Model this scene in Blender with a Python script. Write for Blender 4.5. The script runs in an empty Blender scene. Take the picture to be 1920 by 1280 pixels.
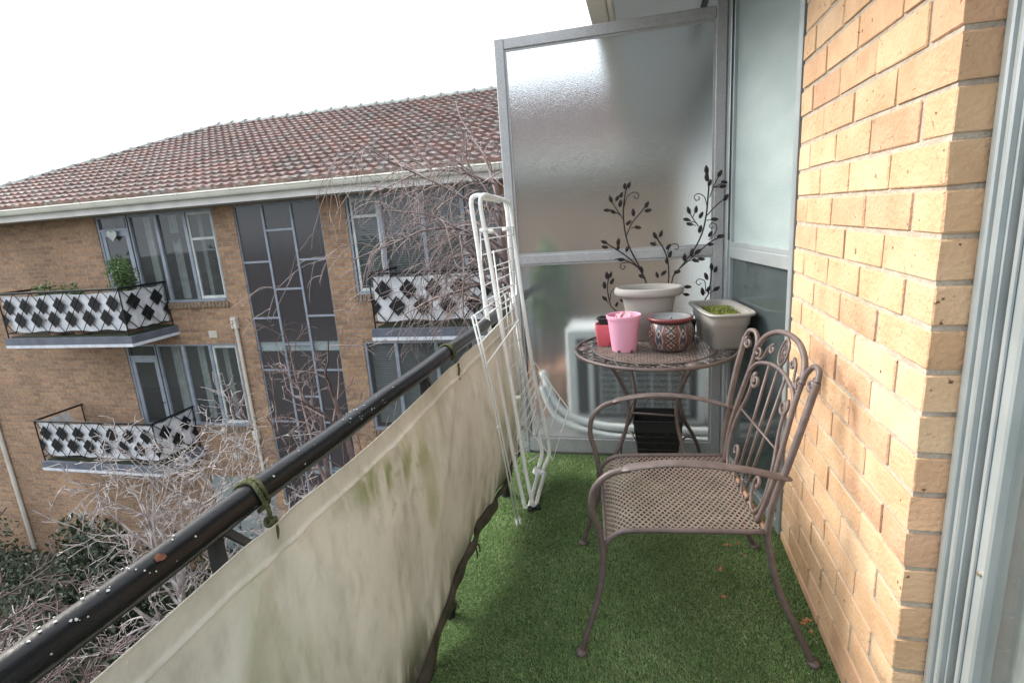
import bpy, math, random
from mathutils import Vector, Matrix
import numpy as np
R = math.radians
random.seed(7); rng = np.random.default_rng(7)
scene = bpy.context.scene
COL = scene.collection

# ---------------------------------------------------------------- camera
F, PITCH, ROLL, YAW = 999.64, 0.227316, -0.0708127, -0.249180
EYE = Vector((0, 0, 1.335))
cp, sp = math.cos(PITCH), math.sin(PITCH)
FWD = Vector((math.sin(YAW)*cp, math.cos(YAW)*cp, -sp))
_r = Vector((math.cos(YAW), -math.sin(YAW), 0)); _u = _r.cross(FWD)
RT = math.cos(ROLL)*_r + math.sin(ROLL)*_u
UP = -math.sin(ROLL)*_r + math.cos(ROLL)*_u
cam_d = bpy.data.cameras.new('camera'); cam = bpy.data.objects.new('camera', cam_d); COL.objects.link(cam)
cam_d.sensor_width = 36; cam_d.lens = F/1920*36; cam_d.clip_start = .02; cam_d.clip_end = 900
M = Matrix((RT, UP, -FWD)).transposed().to_4x4(); M.translation = EYE
cam.matrix_world = M
scene.camera = cam

def at(px, py, ax, val):
    """a measured point of the photograph on the world plane (axis = val)"""
    d = RT*(px-960)/F - UP*(py-640)/F + FWD
    return EYE + d*((val-EYE[ax])/d[ax])

# ---------------------------------------------------------------- light
SUN_EL, SUN_AZ = R(36), R(-78)          # azimuth measured from +Y, negative = towards -X
world = bpy.data.worlds.new('World'); scene.world = world; world.use_nodes = True
nt = world.node_tree; nt.nodes.clear()
sky = nt.nodes.new('ShaderNodeTexSky'); sky.sky_type = 'NISHITA'; sky.sun_disc = False
sky.sun_elevation = SUN_EL; sky.sun_rotation = SUN_AZ; sky.dust_density = 6; sky.air_density = 1.0; sky.ozone_density = 1.0
bg = nt.nodes.new('ShaderNodeBackground'); bg.inputs[1].default_value = .13
mx = nt.nodes.new('ShaderNodeMix'); mx.data_type = 'RGBA'; mx.inputs[0].default_value = .62
mx.inputs[7].default_value = (12.2, 12.8, 13.5, 1)      # bright even cloud veil
out = nt.nodes.new('ShaderNodeOutputWorld')
nt.links.new(sky.outputs[0], mx.inputs[6]); nt.links.new(mx.outputs[2], bg.inputs[0]); nt.links.new(bg.outputs[0], out.inputs[0])
sl = bpy.data.lights.new('sun', 'SUN'); sl.energy = 2.7; sl.angle = R(28); sl.color = (1, .95, .87)
so = bpy.data.objects.new('sun', sl); COL.objects.link(so)
sd = Vector((math.sin(SUN_AZ)*math.cos(SUN_EL), math.cos(SUN_AZ)*math.cos(SUN_EL), math.sin(SUN_EL)))
so.rotation_euler = sd.to_track_quat('Z', 'Y').to_euler(); so.location = (-4, 4, 6)
scene.view_settings.view_transform = 'Standard'; scene.view_settings.look = 'None'
scene.view_settings.exposure = 0.85; scene.view_settings.gamma = 1
scene.cycles.max_bounces = 12; scene.cycles.transparent_max_bounces = 24; scene.cycles.transmission_bounces = 8
scene.cycles.sample_clamp_indirect = 6

# ---------------------------------------------------------------- materials
def mat(name, c1, c2=None, scale=8, rough=.6, metal=0, bump=0, bscale=40, stretch=(1,1,1), lo=.35, hi=.65, c3=None, scale3=60, lo3=.6, hi3=.7, spec=.5, trans=0, detail=6, attr=None, crack=0, coat=0):
    m = bpy.data.materials.new(name); m.use_nodes = True; n = m.node_tree; L = n.links.new
    b = n.nodes['Principled BSDF']; b.inputs['Roughness'].default_value = rough; b.inputs['Metallic'].default_value = metal
    b.inputs['Specular IOR Level'].default_value = spec; b.inputs['Coat Weight'].default_value = coat
    b.inputs['Base Color'].default_value = (*c1, 1)
    tc = n.nodes.new('ShaderNodeTexCoord'); mp = n.nodes.new('ShaderNodeMapping'); mp.inputs['Scale'].default_value = stretch
    L(tc.outputs['Object'], mp.inputs[0])
    cur = None
    def noise(s, d=detail):
        t = n.nodes.new('ShaderNodeTexNoise'); t.inputs['Scale'].default_value = s; t.inputs['Detail'].default_value = d
        L(mp.outputs[0], t.inputs[0]); return t.outputs[0]
    def ramp(o, a, c):
        r = n.nodes.new('ShaderNodeMapRange'); r.inputs[1].default_value = a; r.inputs[2].default_value = c; L(o, r.inputs[0]); return r.outputs[0]
    def mix(f, A, B, mode='MIX'):
        x = n.nodes.new('ShaderNodeMix'); x.data_type = 'RGBA'; x.blend_type = mode
        if isinstance(f, float): x.inputs[0].default_value = f
        else: L(f, x.inputs[0])
        for s, v in ((6, A), (7, B)):
            if isinstance(v, tuple): x.inputs[s].default_value = (*v, 1)
            else: L(v, x.inputs[s])
        return x.outputs[2]
    cur = c1
    if attr:
        a = n.nodes.new('ShaderNodeAttribute'); a.attribute_name = attr; cur = a.outputs[0]
    if c2:
        f = ramp(noise(scale), lo, hi)
        cur = mix(f, cur, c2) if not attr else mix(f, cur, mix(1.0, cur, c2, 'MULTIPLY'))
    if c3: cur = mix(ramp(noise(scale3), lo3, hi3), cur, c3)
    if crack:
        o_ = noise(crack, 3); a_ = n.nodes.new('ShaderNodeMath'); a_.operation = 'SUBTRACT'; a_.inputs[1].default_value = .5; L(o_, a_.inputs[0])
        ab = n.nodes.new('ShaderNodeMath'); ab.operation = 'ABSOLUTE'; L(a_.outputs[0], ab.inputs[0])
        g_ = ramp(noise(crack*.55+7, 2), .58, .66); li = ramp(ab.outputs[0], .012, .004); mu = n.nodes.new('ShaderNodeMath'); mu.operation = 'MULTIPLY'; L(g_, mu.inputs[0]); L(li, mu.inputs[1])
        cur = mix(mu.outputs[0], cur, (.16,.09,.06))
    if not isinstance(cur, tuple): L(cur, b.inputs['Base Color'])
    if bump:
        bp = n.nodes.new('ShaderNodeBump'); bp.inputs['Strength'].default_value = bump; bp.inputs['Distance'].default_value = .01
        L(noise(bscale, 8), bp.inputs['Height']); L(bp.outputs[0], b.inputs['Normal'])
    if trans:
        tr = n.nodes.new('ShaderNodeBsdfTranslucent'); ms = n.nodes.new('ShaderNodeMixShader'); ms.inputs[0].default_value = trans
        if isinstance(cur, tuple): tr.inputs[0].default_value = (*cur, 1)
        else: L(cur, tr.inputs[0])
        L(b.outputs[0], ms.inputs[1]); L(tr.outputs[0], ms.inputs[2]); L(ms.outputs[0], n.nodes['Material Output'].inputs[0])
    m['nodes_out'] = 1
    return m

def brick_mat(name):
    m = bpy.data.materials.new(name); m.use_nodes = True; n = m.node_tree; L = n.links.new; N = n.nodes.new
    b = n.nodes['Principled BSDF']; b.inputs['Roughness'].default_value = .85
    tc = N('ShaderNodeTexCoord'); sx = N('ShaderNodeSeparateXYZ'); L(tc.outputs['Object'], sx.inputs[0])
    ad = N('ShaderNodeMath'); ad.operation = 'ADD'; L(sx.outputs[0], ad.inputs[0]); L(sx.outputs[1], ad.inputs[1])
    cx = N('ShaderNodeCombineXYZ'); L(ad.outputs[0], cx.inputs[0]); L(sx.outputs[2], cx.inputs[1])
    def bt(c1, c2, mo):
        t = N('ShaderNodeTexBrick'); t.inputs['Scale'].default_value = 1; t.inputs['Brick Width'].default_value = .24; t.inputs['Row Height'].default_value = .086
        t.inputs['Mortar Size'].default_value = .008; t.inputs['Mortar Smooth'].default_value = .2; t.inputs['Bias'].default_value = -.1
        t.inputs['Color1'].default_value = (*c1, 1); t.inputs['Color2'].default_value = (*c2, 1); t.inputs['Mortar'].default_value = (*mo, 1)
        L(cx.outputs[0], t.inputs[0]); return t
    t = bt((.39, .235, .135), (.245, .145, .09), (.31, .27, .22))
    no = N('ShaderNodeTexNoise'); no.inputs['Scale'].default_value = .8; no.inputs['Detail'].default_value = 5; L(tc.outputs['Object'], no.inputs[0])
    mr = N('ShaderNodeMapRange'); mr.inputs[1].default_value = .3; mr.inputs[2].default_value = .7; mr.inputs[3].default_value = .75; mr.inputs[4].default_value = 1.12; L(no.outputs[0], mr.inputs[0])
    no2 = N('ShaderNodeTexNoise'); no2.inputs['Scale'].default_value = 14; no2.inputs['Detail'].default_value = 5; L(tc.outputs['Object'], no2.inputs[0])
    mr2 = N('ShaderNodeMapRange'); mr2.inputs[1].default_value = .3; mr2.inputs[2].default_value = .7; mr2.inputs[3].default_value = .75; mr2.inputs[4].default_value = 1.2; L(no2.outputs[0], mr2.inputs[0])
    v = N('ShaderNodeMath'); v.operation = 'MULTIPLY'; L(mr.outputs[0], v.inputs[0]); L(mr2.outputs[0], v.inputs[1])
    vm = N('ShaderNodeVectorMath'); vm.operation = 'SCALE'; L(t.outputs[0], vm.inputs[0]); L(v.outputs[0], vm.inputs[3])
    L(vm.outputs[0], b.inputs['Base Color'])
    bp = N('ShaderNodeBump'); bp.inputs['Distance'].default_value = .006; bp.invert = True; L(t.outputs[1], bp.inputs['Height']); L(bp.outputs[0], b.inputs['Normal'])
    return m

def glass_mat(name, tint, refl_rough=.02, dark=0.0, ior=1.5):
    """clear window pane: tinted see-through plus fresnel reflection"""
    m = bpy.data.materials.new(name); m.use_nodes = True; n = m.node_tree; L = n.links.new; N = n.nodes.new
    n.nodes.remove(n.nodes['Principled BSDF'])
    t = N('ShaderNodeBsdfTransparent'); t.inputs[0].default_value = (*tint, 1)
    g = N('ShaderNodeBsdfGlossy'); g.inputs['Roughness'].default_value = refl_rough; g.inputs[0].default_value = (.9, .95, 1, 1)
    fr0 = N('ShaderNodeFresnel'); fr0.inputs[0].default_value = ior
    ge = N('ShaderNodeNewGeometry'); fr = N('ShaderNodeMath'); fr.operation = 'MULTIPLY'; iv = N('ShaderNodeMath'); iv.operation = 'SUBTRACT'; iv.inputs[0].default_value = 1
    L(ge.outputs['Backfacing'], iv.inputs[1]); L(fr0.outputs[0], fr.inputs[0]); L(iv.outputs[0], fr.inputs[1])   # only the outer face mirrors
    ms = N('ShaderNodeMixShader'); L(fr.outputs[0], ms.inputs[0]); L(t.outputs[0], ms.inputs[1]); L(g.outputs[0], ms.inputs[2])
    if dark:  # flat diffuse haze, stands in for dim reflections in the pane
        d = N('ShaderNodeBsdfDiffuse'); d.inputs[0].default_value = (.115, .108, .114, 1) if dark > .2 else (.35, .36, .36, 1); m2 = N('ShaderNodeMixShader'); m2.inputs[0].default_value = dark
        L(t.outputs[0], m2.inputs[1]); L(d.outputs[0], m2.inputs[2]); L(m2.outputs[0], ms.inputs[1])
    L(ms.outputs[0], n.nodes['Material Output'].inputs[0])
    return m

def frosted_mat(name, tint, rough):
    m = bpy.data.materials.new(name); m.use_nodes = True; n = m.node_tree; L = n.links.new; N = n.nodes.new
    b = n.nodes['Principled BSDF']; b.inputs['Base Color'].default_value = (*tint, 1); b.inputs['Roughness'].default_value = rough
    b.inputs['Transmission Weight'].default_value = 1; b.inputs['IOR'].default_value = 1.2
    d = N('ShaderNodeBsdfDiffuse'); d.inputs[0].default_value = (.50, .56, .56, 1)
    ms = N('ShaderNodeMixShader'); ms.inputs[0].default_value = .10
    L(b.outputs[0], ms.inputs[1]); L(d.outputs[0], ms.inputs[2]); L(ms.outputs[0], n.nodes['Material Output'].inputs[0])
    tc = N('ShaderNodeTexCoord'); mp = N('ShaderNodeMapping'); mp.inputs['Scale'].default_value = (1, 1, 3); L(tc.outputs['Object'], mp.inputs[0])
    no = N('ShaderNodeTexNoise'); no.inputs['Scale'].default_value = 110; no.inputs['Detail'].default_value = 4; L(mp.outputs[0], no.inputs[0])
    bp = N('ShaderNodeBump'); bp.inputs['Strength'].default_value = .35; bp.inputs['Distance'].default_value = .004
    L(no.outputs[0], bp.inputs['Height']); L(bp.outputs[0], b.inputs['Normal'])
    return m

MT = dict(
 alu=mat('weathered aluminium', (.40,.41,.425), (.33,.34,.35), 90, .5, .3, .25, 220, c3=(.44,.45,.46), scale3=14, lo3=.5, hi3=.9),
 alu_light=mat('pale aluminium', (.42,.46,.47), (.34,.38,.39), 5, .38, .4, .08, 300),
 alu_dark=mat('dark gasket', (.03,.03,.035), None, rough=.6),
 winframe=mat('grey window frame', (.30,.33,.38), (.22,.25,.30), 4, .5, .2, .1),
 winwhite=mat('old white sash', (.55,.57,.55), (.40,.43,.42), 6, .6),
 fbrick=brick_mat('facade brick'),
 sill=mat('sill brick', (.26,.19,.13), (.14,.10,.07), 18, .85, 0, .5, 60),
 tile=mat('roof tile', (.5,.2,.13), (.62,.60,.58), 9, .7, 0, .2, 50, attr='Col', c3=(.27,.28,.27), scale3=12, lo3=.52, hi3=.68),
 ridge=mat('ridge tile', (.30,.34,.33), (.20,.22,.20), 10, .7, 0, .4, 40),
 gutter=mat('cream gutter', (.74,.73,.64), (.64,.63,.56), 3, .45, .1),
 fascia=mat('pale fascia', (.66,.65,.62), (.56,.55,.53), 3, .6),
 slabtop=mat('blue grey slab paint', (.13,.145,.18), (.09,.10,.125), 5, .7, 0, .2),
 slabedge=mat('pale slab edge', (.62,.65,.70), (.50,.53,.57), 6, .7),
 black=mat('black painted steel', (.008,.008,.010), (.016,.016,.018), 10, .6, 0, spec=.25),
 rail=mat('black rail paint', (.010,.011,.012), (.014,.015,.017), 6, .30, 0, .12, 60, spec=.22, c3=(.62,.62,.58), scale3=70, lo3=.80, hi3=.81, detail=3),
 rust=mat('rust patch', (.20,.07,.035), (.12,.04,.02), 60, .8),
 cloth=mat('white screen cloth', (.66,.67,.69), (.50,.51,.54), 5, .85, 0, .2, 9),
 blind=mat('venetian blind', (.20,.20,.205), (.15,.15,.155), 4, .6),
 curtain=mat('pale curtain', (.50,.50,.49), (.38,.38,.37), 8, .9),
 room=mat('dark room', (.12,.11,.10), (.16,.15,.135), 2, .9),
 stairglass=glass_mat('obscure stair glass', (.66,.62,.62), .14, .42),
 clear=glass_mat('window glass', (.85,.88,.88), .01, .07),
 frost=frosted_mat('frosted glass', (.93,.975,1.0), .17),
 frostside=mat('pale obscure glass', (.34,.41,.41), (.29,.36,.36), 3, .32, 0, .35, 160, stretch=(1,1,3)),
 darkglass=mat('dark side glass', (.050,.068,.070), (.070,.088,.090), 3, .10, 0, .03, 160, coat=.2),
 mortar=mat('mortar', (.47,.41,.34), (.36,.31,.25), 30, .95, 0, .6, 120),
 brick=mat('cream brick', (.6,.4,.22), (.86,.81,.76), 9, .85, 0, .5, 90, attr='Col', c3=(.17,.075,.045), scale3=58, lo3=.685, hi3=.715, crack=16),
 grass=mat('artificial grass', (.1,.2,.05), (.7,.75,.65), 4, .75, attr='Col', trans=.3),
 mat_base=mat('grass backing', (.07,.13,.04), (.04,.08,.025), 40, .95, 0, .5, 300),
 iron=mat('taupe painted iron', (.150,.118,.112), (.105,.082,.078), 30, .5, .15, .15, 260, c3=(.17,.085,.045), scale3=26, lo3=.66, hi3=.74),
 ironseat=mat('taupe mesh with rust', (.24,.185,.165), (.18,.14,.125), 20, .55, .1, 0, c3=(.20,.115,.075), scale3=7, lo3=.62, hi3=.80),
 ironrust=mat('rusty trim', (.33,.17,.09), (.20,.13,.10), 25, .75),
 white=mat('white coated wire', (.84,.87,.87), (.78,.81,.81), 20, .35),
 rubber=mat('black rubber', (.012,.012,.012), None, rough=.6),
 pink=mat('pink plastic', (.80,.42,.58), (.74,.36,.52), 5, .5, trans=.12),
 red=mat('coral red plastic', (.70,.15,.18), (.60,.12,.15), 6, .45),
 blackpl=mat('black plastic', (.015,.015,.016), None, rough=.5),
 taupe=mat('taupe plastic pot', (.36,.345,.325), (.30,.29,.27), 4, .55, 0, .08, 90),
 soil=mat('potting soil', (.045,.03,.02), (.09,.065,.045), 50, .95, 0, 1, 120),
 bowl=mat('glazed pattern bowl', (.3,.1,.1), (.75,.75,.75), 20, .35, 0, .1, 60, attr='Col', coat=.2),
 bowlrim=mat('oxblood glazed rim', (.17,.035,.04), (.13,.03,.035), 9, .3),
 bowlin=mat('grey bowl interior', (.20,.215,.23), (.15,.16,.17), 9, .5),
 sprout=mat('yellow green sprouts', (.26,.29,.05), (.15,.18,.05), 20, .7, trans=.3),
 leafmetal=mat('black leaf metal', (.014,.011,.012), (.022,.017,.018), 30, .5, .3),
 rope=mat('mossy rope', (.10,.10,.045), (.055,.07,.025), 60, .9, 0, .8, 200),
 ropew=mat('pale worn rope', (.34,.33,.27), (.16,.16,.10), 60, .9, 0, .8, 200),
 soffit=mat('white soffit', (.62,.66,.68), (.55,.58,.60), 2, .7),
 timber=mat('pale cream trim', (.60,.57,.50), (.50,.47,.41), 3, .6),
 acwhite=mat('air conditioner white', (.72,.74,.72), (.62,.64,.62), 4, .4),
 bark=mat('pale bark', (.46,.43,.42), (.19,.155,.15), 12, .75, 0, .3, 60),
 bark2=mat('brown twig bark', (.17,.12,.115), (.10,.065,.06), 8, .75, 0, .2, 60),
 barkred=mat('red brown twig bark', (.27,.215,.205), (.15,.11,.105), 6, .7),
 leaf=mat('shrub leaf', (.055,.11,.03), (.10,.17,.05), 9, .55, attr=None, trans=.25),
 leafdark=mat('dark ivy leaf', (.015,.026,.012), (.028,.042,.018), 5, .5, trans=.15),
 ground=mat('garden soil', (.045,.04,.03), (.03,.045,.02), 1.5, .95, 0, .6, 12),
 concrete=mat('driveway concrete', (.20,.195,.18), (.14,.135,.125), 2, .9, 0, .2, 30),
 slabc=mat('concrete slab', (.13,.13,.125), (.09,.09,.088), 6, .9, 0, .3, 60),
 deadleaf=mat('dead leaf', (.38,.12,.05), (.42,.24,.12), 40, .8),
 garage=mat('pale grey door paint', (.30,.34,.33), (.24,.28,.27), 2, .6),
 terr=mat('small terracotta pot', (.30,.16,.10), (.22,.12,.08), 8, .8),
 brass=mat('brass lock', (.45,.40,.30), None, rough=.35, metal=.8),
)
def canvas_mat():
    m = bpy.data.materials.new('stained canvas'); m.use_nodes = True; n = m.node_tree; L = n.links.new; N = n.nodes.new
    b = n.nodes['Principled BSDF']; b.inputs['Roughness'].default_value = .88; b.inputs['Specular IOR Level'].default_value = .2
    tc = N('ShaderNodeTexCoord')
    def noise(s, st=(1,1,1), d=7, dist=0):
        mp = N('ShaderNodeMapping'); mp.inputs['Scale'].default_value = st; L(tc.outputs['Object'], mp.inputs[0])
        t = N('ShaderNodeTexNoise'); t.inputs['Scale'].default_value = s; t.inputs['Detail'].default_value = d; t.inputs['Distortion'].default_value = dist; L(mp.outputs[0], t.inputs[0]); return t.outputs[0]
    def rg(o, a, c, lo=0, hi=1):
        r = N('ShaderNodeMapRange'); r.interpolation_type = 'SMOOTHSTEP'; r.inputs[1].default_value = a; r.inputs[2].default_value = c; r.inputs[3].default_value = lo; r.inputs[4].default_value = hi; L(o, r.inputs[0]); return r.outputs[0]
    def mul(a, c):
        x = N('ShaderNodeMath'); x.operation = 'MULTIPLY'; L(a, x.inputs[0])
        if isinstance(c, float): x.inputs[1].default_value = c
        else: L(c, x.inputs[1])
        return x.outputs[0]
    def mx(f, A, B):
        x = N('ShaderNodeMix'); x.data_type = 'RGBA'; L(f, x.inputs[0])
        for s, v in ((6, A), (7, B)):
            if isinstance(v, tuple): x.inputs[s].default_value = (*v, 1)
            else: L(v, x.inputs[s])
        return x.outputs[2]
    c = mx(rg(noise(2.2, (1,1,.55)), .35, .68), (.82,.80,.72), (.67,.66,.605))
    c = mx(rg(noise(7, (1,1,.25), 8, .6), .52, .72, 0, .5), c, (.43,.43,.37))                # streaks of grime
    c = mx(rg(noise(26, (1,1,.5), 8), .45, .8, 0, .35), c, (.30,.29,.25))
    c = mx(rg(noise(3.1, (1,1.2,.35), 6, 1.0), .56, .74, 0, .7), c, (.33,.37,.17))                # faint algae
    # the strong algae blotch below the seam, and the algae belt at the lower hem
    def blob(cy, cz, ry, rz, ang=0):
        mp = N('ShaderNodeMapping'); mp.vector_type = 'TEXTURE'; mp.inputs['Location'].default_value = (0, cy-1.0, cz-.03)
        mp.inputs['Rotation'].default_value = (ang, 0, 0); mp.inputs['Scale'].default_value = (5, ry, rz); L(tc.outputs['Object'], mp.inputs[0])
        ln = N('ShaderNodeVectorMath'); ln.operation = 'LENGTH'; L(mp.outputs[0], ln.inputs[0]); return rg(ln.outputs['Value'], 1.0, .15)
    g = rg(noise(13, (1,1,.4), 8, .8), .40, .62)
    bl = blob(1.14, .715, .34, .075, R(-12))
    c = mx(mul(mul(bl, g), .95), c, (.25,.29,.10))
    c = mx(mul(mul(blob(1.22, .66, .24, .16), rg(noise(20), .5, .66)), .6), c, (.34,.37,.20))
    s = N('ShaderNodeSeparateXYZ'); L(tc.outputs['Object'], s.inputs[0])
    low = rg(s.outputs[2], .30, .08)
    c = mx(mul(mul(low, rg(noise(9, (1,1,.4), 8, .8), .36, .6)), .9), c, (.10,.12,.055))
    low2 = rg(s.outputs[2], .13, .06)  # plain darker band towards the lower hem
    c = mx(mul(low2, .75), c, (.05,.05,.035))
    top = rg(s.outputs[2], .745, .775)
    c = mx(mul(top, .35), c, (.42,.38,.31))
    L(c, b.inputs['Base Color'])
    bp = N('ShaderNodeBump'); bp.inputs['Strength'].default_value = .4; bp.inputs['Distance'].default_value = .005
    L(noise(90, (1,1,1), 9), bp.inputs['Height'])
    bp2 = N('ShaderNodeBump'); bp2.inputs['Strength'].default_value = .22; bp2.inputs['Distance'].default_value = .03
    L(noise(4.5, (1,1,.6), 3, .5), bp2.inputs['Height']); L(bp.outputs[0], bp2.inputs['Normal']); L(bp2.outputs[0], b.inputs['Normal'])
    tr = N('ShaderNodeBsdfTranslucent'); L(c, tr.inputs[0]); ms = N('ShaderNodeMixShader'); ms.inputs[0].default_value = .015
    L(b.outputs[0], ms.inputs[1]); L(tr.outputs[0], ms.inputs[2]); L(ms.outputs[0], n.nodes['Material Output'].inputs[0])
    return m
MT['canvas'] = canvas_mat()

# ---------------------------------------------------------------- mesh helpers
class MB:
    def __init__(s): s.v = []; s.f = []; s.c = []; s.m = []; s.cur = (1,1,1); s.mi = 0
    def add(s, vs, fs):
        o = len(s.v); s.v += [tuple(p) for p in vs]
        for f in fs: s.f.append(tuple(i+o for i in f)); s.c.append(s.cur); s.m.append(s.mi)
    def box(s, x0, x1, y0, y1, z0, z1, mtx=None):
        p = [Vector((x, y, z)) for x in (x0, x1) for y in (y0, y1) for z in (z0, z1)]
        if mtx: p = [mtx @ q for q in p]
        s.add(p, [(0,1,3,2),(4,6,7,5),(0,4,5,1),(2,3,7,6),(0,2,6,4),(1,5,7,3)])
    def bbox(s, x0, x1, y0, y1, z0, z1, b=.004, mtx=None):
        """box with chamfered edges"""
        vs = []; idx = {}
        for i, x in enumerate((x0, x1)):
            for j, y in enumerate((y0, y1)):
                for k, z in enumerate((z0, z1)):
                    sx, sy, sz = (1,-1)[i]*b, (1,-1)[j]*b, (1,-1)[k]*b
                    for a, p in enumerate(((x, y+sy, z+sz), (x+sx, y, z+sz), (x+sx, y+sy, z))):
                        idx[i,j,k,a] = len(vs); vs.append(Vector(p))
        I = idx; fs = []
        for i in (0,1): fs.append((I[i,0,0,0],I[i,1,0,0],I[i,1,1,0],I[i,0,1,0]))
        for j in (0,1): fs.append((I[0,j,0,1],I[1,j,0,1],I[1,j,1,1],I[0,j,1,1]))
        for k in (0,1): fs.append((I[0,0,k,2],I[1,0,k,2],I[1,1,k,2],I[0,1,k,2]))
        for i in (0,1):
            for j in (0,1): fs.append((I[i,j,0,0],I[i,j,1,0],I[i,j,1,1],I[i,j,0,1]))
            for k in (0,1): fs.append((I[i,0,k,0],I[i,1,k,0],I[i,1,k,2],I[i,0,k,2]))
        for j in (0,1):
            for k in (0,1): fs.append((I[0,j,k,1],I[1,j,k,1],I[1,j,k,2],I[0,j,k,2]))
        for i in (0,1):
            for j in (0,1):
                for k in (0,1): fs.append((I[i,j,k,0],I[i,j,k,1],I[i,j,k,2]))
        # orient outward
        c = Vector(((x0+x1)/2, (y0+y1)/2, (z0+z1)/2)); o2 = []
        for f in fs:
            nrm = (vs[f[1]]-vs[f[0]]).cross(vs[f[2]]-vs[f[0]]); ce = sum((vs[q] for q in f), Vector())/len(f)
            o2.append(f if nrm.dot(ce-c) > 0 else f[::-1])
        if mtx: vs = [mtx @ q for q in vs]
        s.add(vs, o2)
    def tube(s, pts, r, n=8, closed=False, cap=True, flat=None):
        P = [Vector(p) for p in pts]; m = len(P)
        if m < 2: return
        rr = r if isinstance(r, (list, tuple)) else [r]*m
        T = []
        for i in range(m):
            a = P[(i-1) % m] if (closed or i > 0) else P[i]; b = P[(i+1) % m] if (closed or i < m-1) else P[i]
            t = (b-a); t = t.normalized() if t.length > 1e-9 else Vector((0,0,1)); T.append(t)
        up = Vector((0,0,1)) if abs(T[0].z) < .9 else Vector((1,0,0))
        N_ = (up - T[0]*up.dot(T[0])).normalized(); vs = []
        for i in range(m):
            N_ = N_ - T[i]*N_.dot(T[i])
            N_ = N_.normalized() if N_.length > 1e-6 else T[i].orthogonal().normalized()
            B = T[i].cross(N_)
            for k in range(n):
                a = 2*math.pi*k/n
                if flat: q = P[i] + N_*math.cos(a)*rr[i]*flat[0] + B*math.sin(a)*rr[i]*flat[1]
                else: q = P[i] + (N_*math.cos(a) + B*math.sin(a))*rr[i]
                vs.append(q)
        fs = []
        for i in range(m if closed else m-1):
            j = (i+1) % m
            for k in range(n): fs.append((i*n+k, i*n+(k+1)%n, j*n+(k+1)%n, j*n+k))
        if cap and not closed: fs.append(tuple(range(n-1,-1,-1))); fs.append(tuple((m-1)*n+k for k in range(n)))
        s.add(vs, fs)
    def lathe(s, prof, n=32, c=(0,0), sx=1, sy=1, close=False, rot=0, power=None):
        vs = []; fs = []; m = len(prof)
        for r, z in prof:
            for k in range(n):
                a = 2*math.pi*k/n; ca, sa = math.cos(a), math.sin(a)
                if power: ca = math.copysign(abs(ca)**power, ca); sa = math.copysign(abs(sa)**power, sa)
                rx, ry = (r*sx, r*sy) if not isinstance(r, tuple) else r
                x, y = rx*ca, ry*sa
                vs.append((c[0]+x*math.cos(rot)-y*math.sin(rot), c[1]+x*math.sin(rot)+y*math.cos(rot), z))
        for i in range(m-1):
            for k in range(n): fs.append((i*n+k, i*n+(k+1)%n, (i+1)*n+(k+1)%n, (i+1)*n+k))
        if close: fs.append(tuple(range(n-1,-1,-1))); fs.append(tuple((m-1)*n+k for k in range(n)))
        s.add(vs, fs)
    def ball(s, c, r, n=10, m=7, sc=(1,1,1)):
        prof = [(r*math.sin(math.pi*i/m), -r*math.cos(math.pi*i/m)) for i in range(m+1)]
        vs = []; fs = []
        for q, z in prof:
            for k in range(n): vs.append((c[0]+q*sc[0]*math.cos(2*math.pi*k/n), c[1]+q*sc[1]*math.sin(2*math.pi*k/n), c[2]+z*sc[2]))
        for i in range(m):
            for k in range(n): fs.append((i*n+k, i*n+(k+1)%n, (i+1)*n+(k+1)%n, (i+1)*n+k))
        s.add(vs, fs)
    def prism(s, pts, d):
        """polygon pts (3D list) extruded by vector d"""
        n = len(pts); P = [Vector(p) for p in pts]; d = Vector(d)
        s.add(P+[p+d for p in P], [tuple(range(n-1,-1,-1)), tuple(range(n,2*n))]+[(i,(i+1)%n,n+(i+1)%n,n+i) for i in range(n)])
    def build(s, name, m, parent=None, smooth=False, loc=None, col=False, recalc=False):
        me = bpy.data.meshes.new(name)
        o = bpy.data.objects.new(name, me); COL.objects.link(o)
        off = Vector((0,0,0)); q = parent
        while q is not None: off += q.location; q = q.parent
        if loc is not None: o.location = Vector(loc) - off; off = Vector(loc)
        me.from_pydata([(v[0]-off.x, v[1]-off.y, v[2]-off.z) for v in s.v], [], s.f)
        ms = m if isinstance(m, (list, tuple)) else [m]
        for q in ms: me.materials.append(q)
        if len(ms) > 1: me.polygons.foreach_set('material_index', s.m)
        if col:
            at_ = me.color_attributes.new('Col', 'FLOAT_COLOR', 'CORNER')
            arr = np.ones((len(me.loops), 4), np.float32); tot = np.array([len(f) for f in s.f])
            arr[:, :3] = np.repeat(np.array(s.c, np.float32), tot, 0)
            at_.data.foreach_set('color', arr.ravel())
        if recalc:
            import bmesh
            bm = bmesh.new(); bm.from_mesh(me); bmesh.ops.recalc_face_normals(bm, faces=bm.faces); bm.to_mesh(me); bm.free()
        if smooth:
            me.polygons.foreach_set('use_smooth', [True]*len(me.polygons))
            if smooth != 'all': me.set_sharp_from_angle(angle=R(smooth if isinstance(smooth, (int, float)) and smooth is not True else 40))
        me.update()
        if parent is not None: o.parent = parent
        return o

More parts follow.
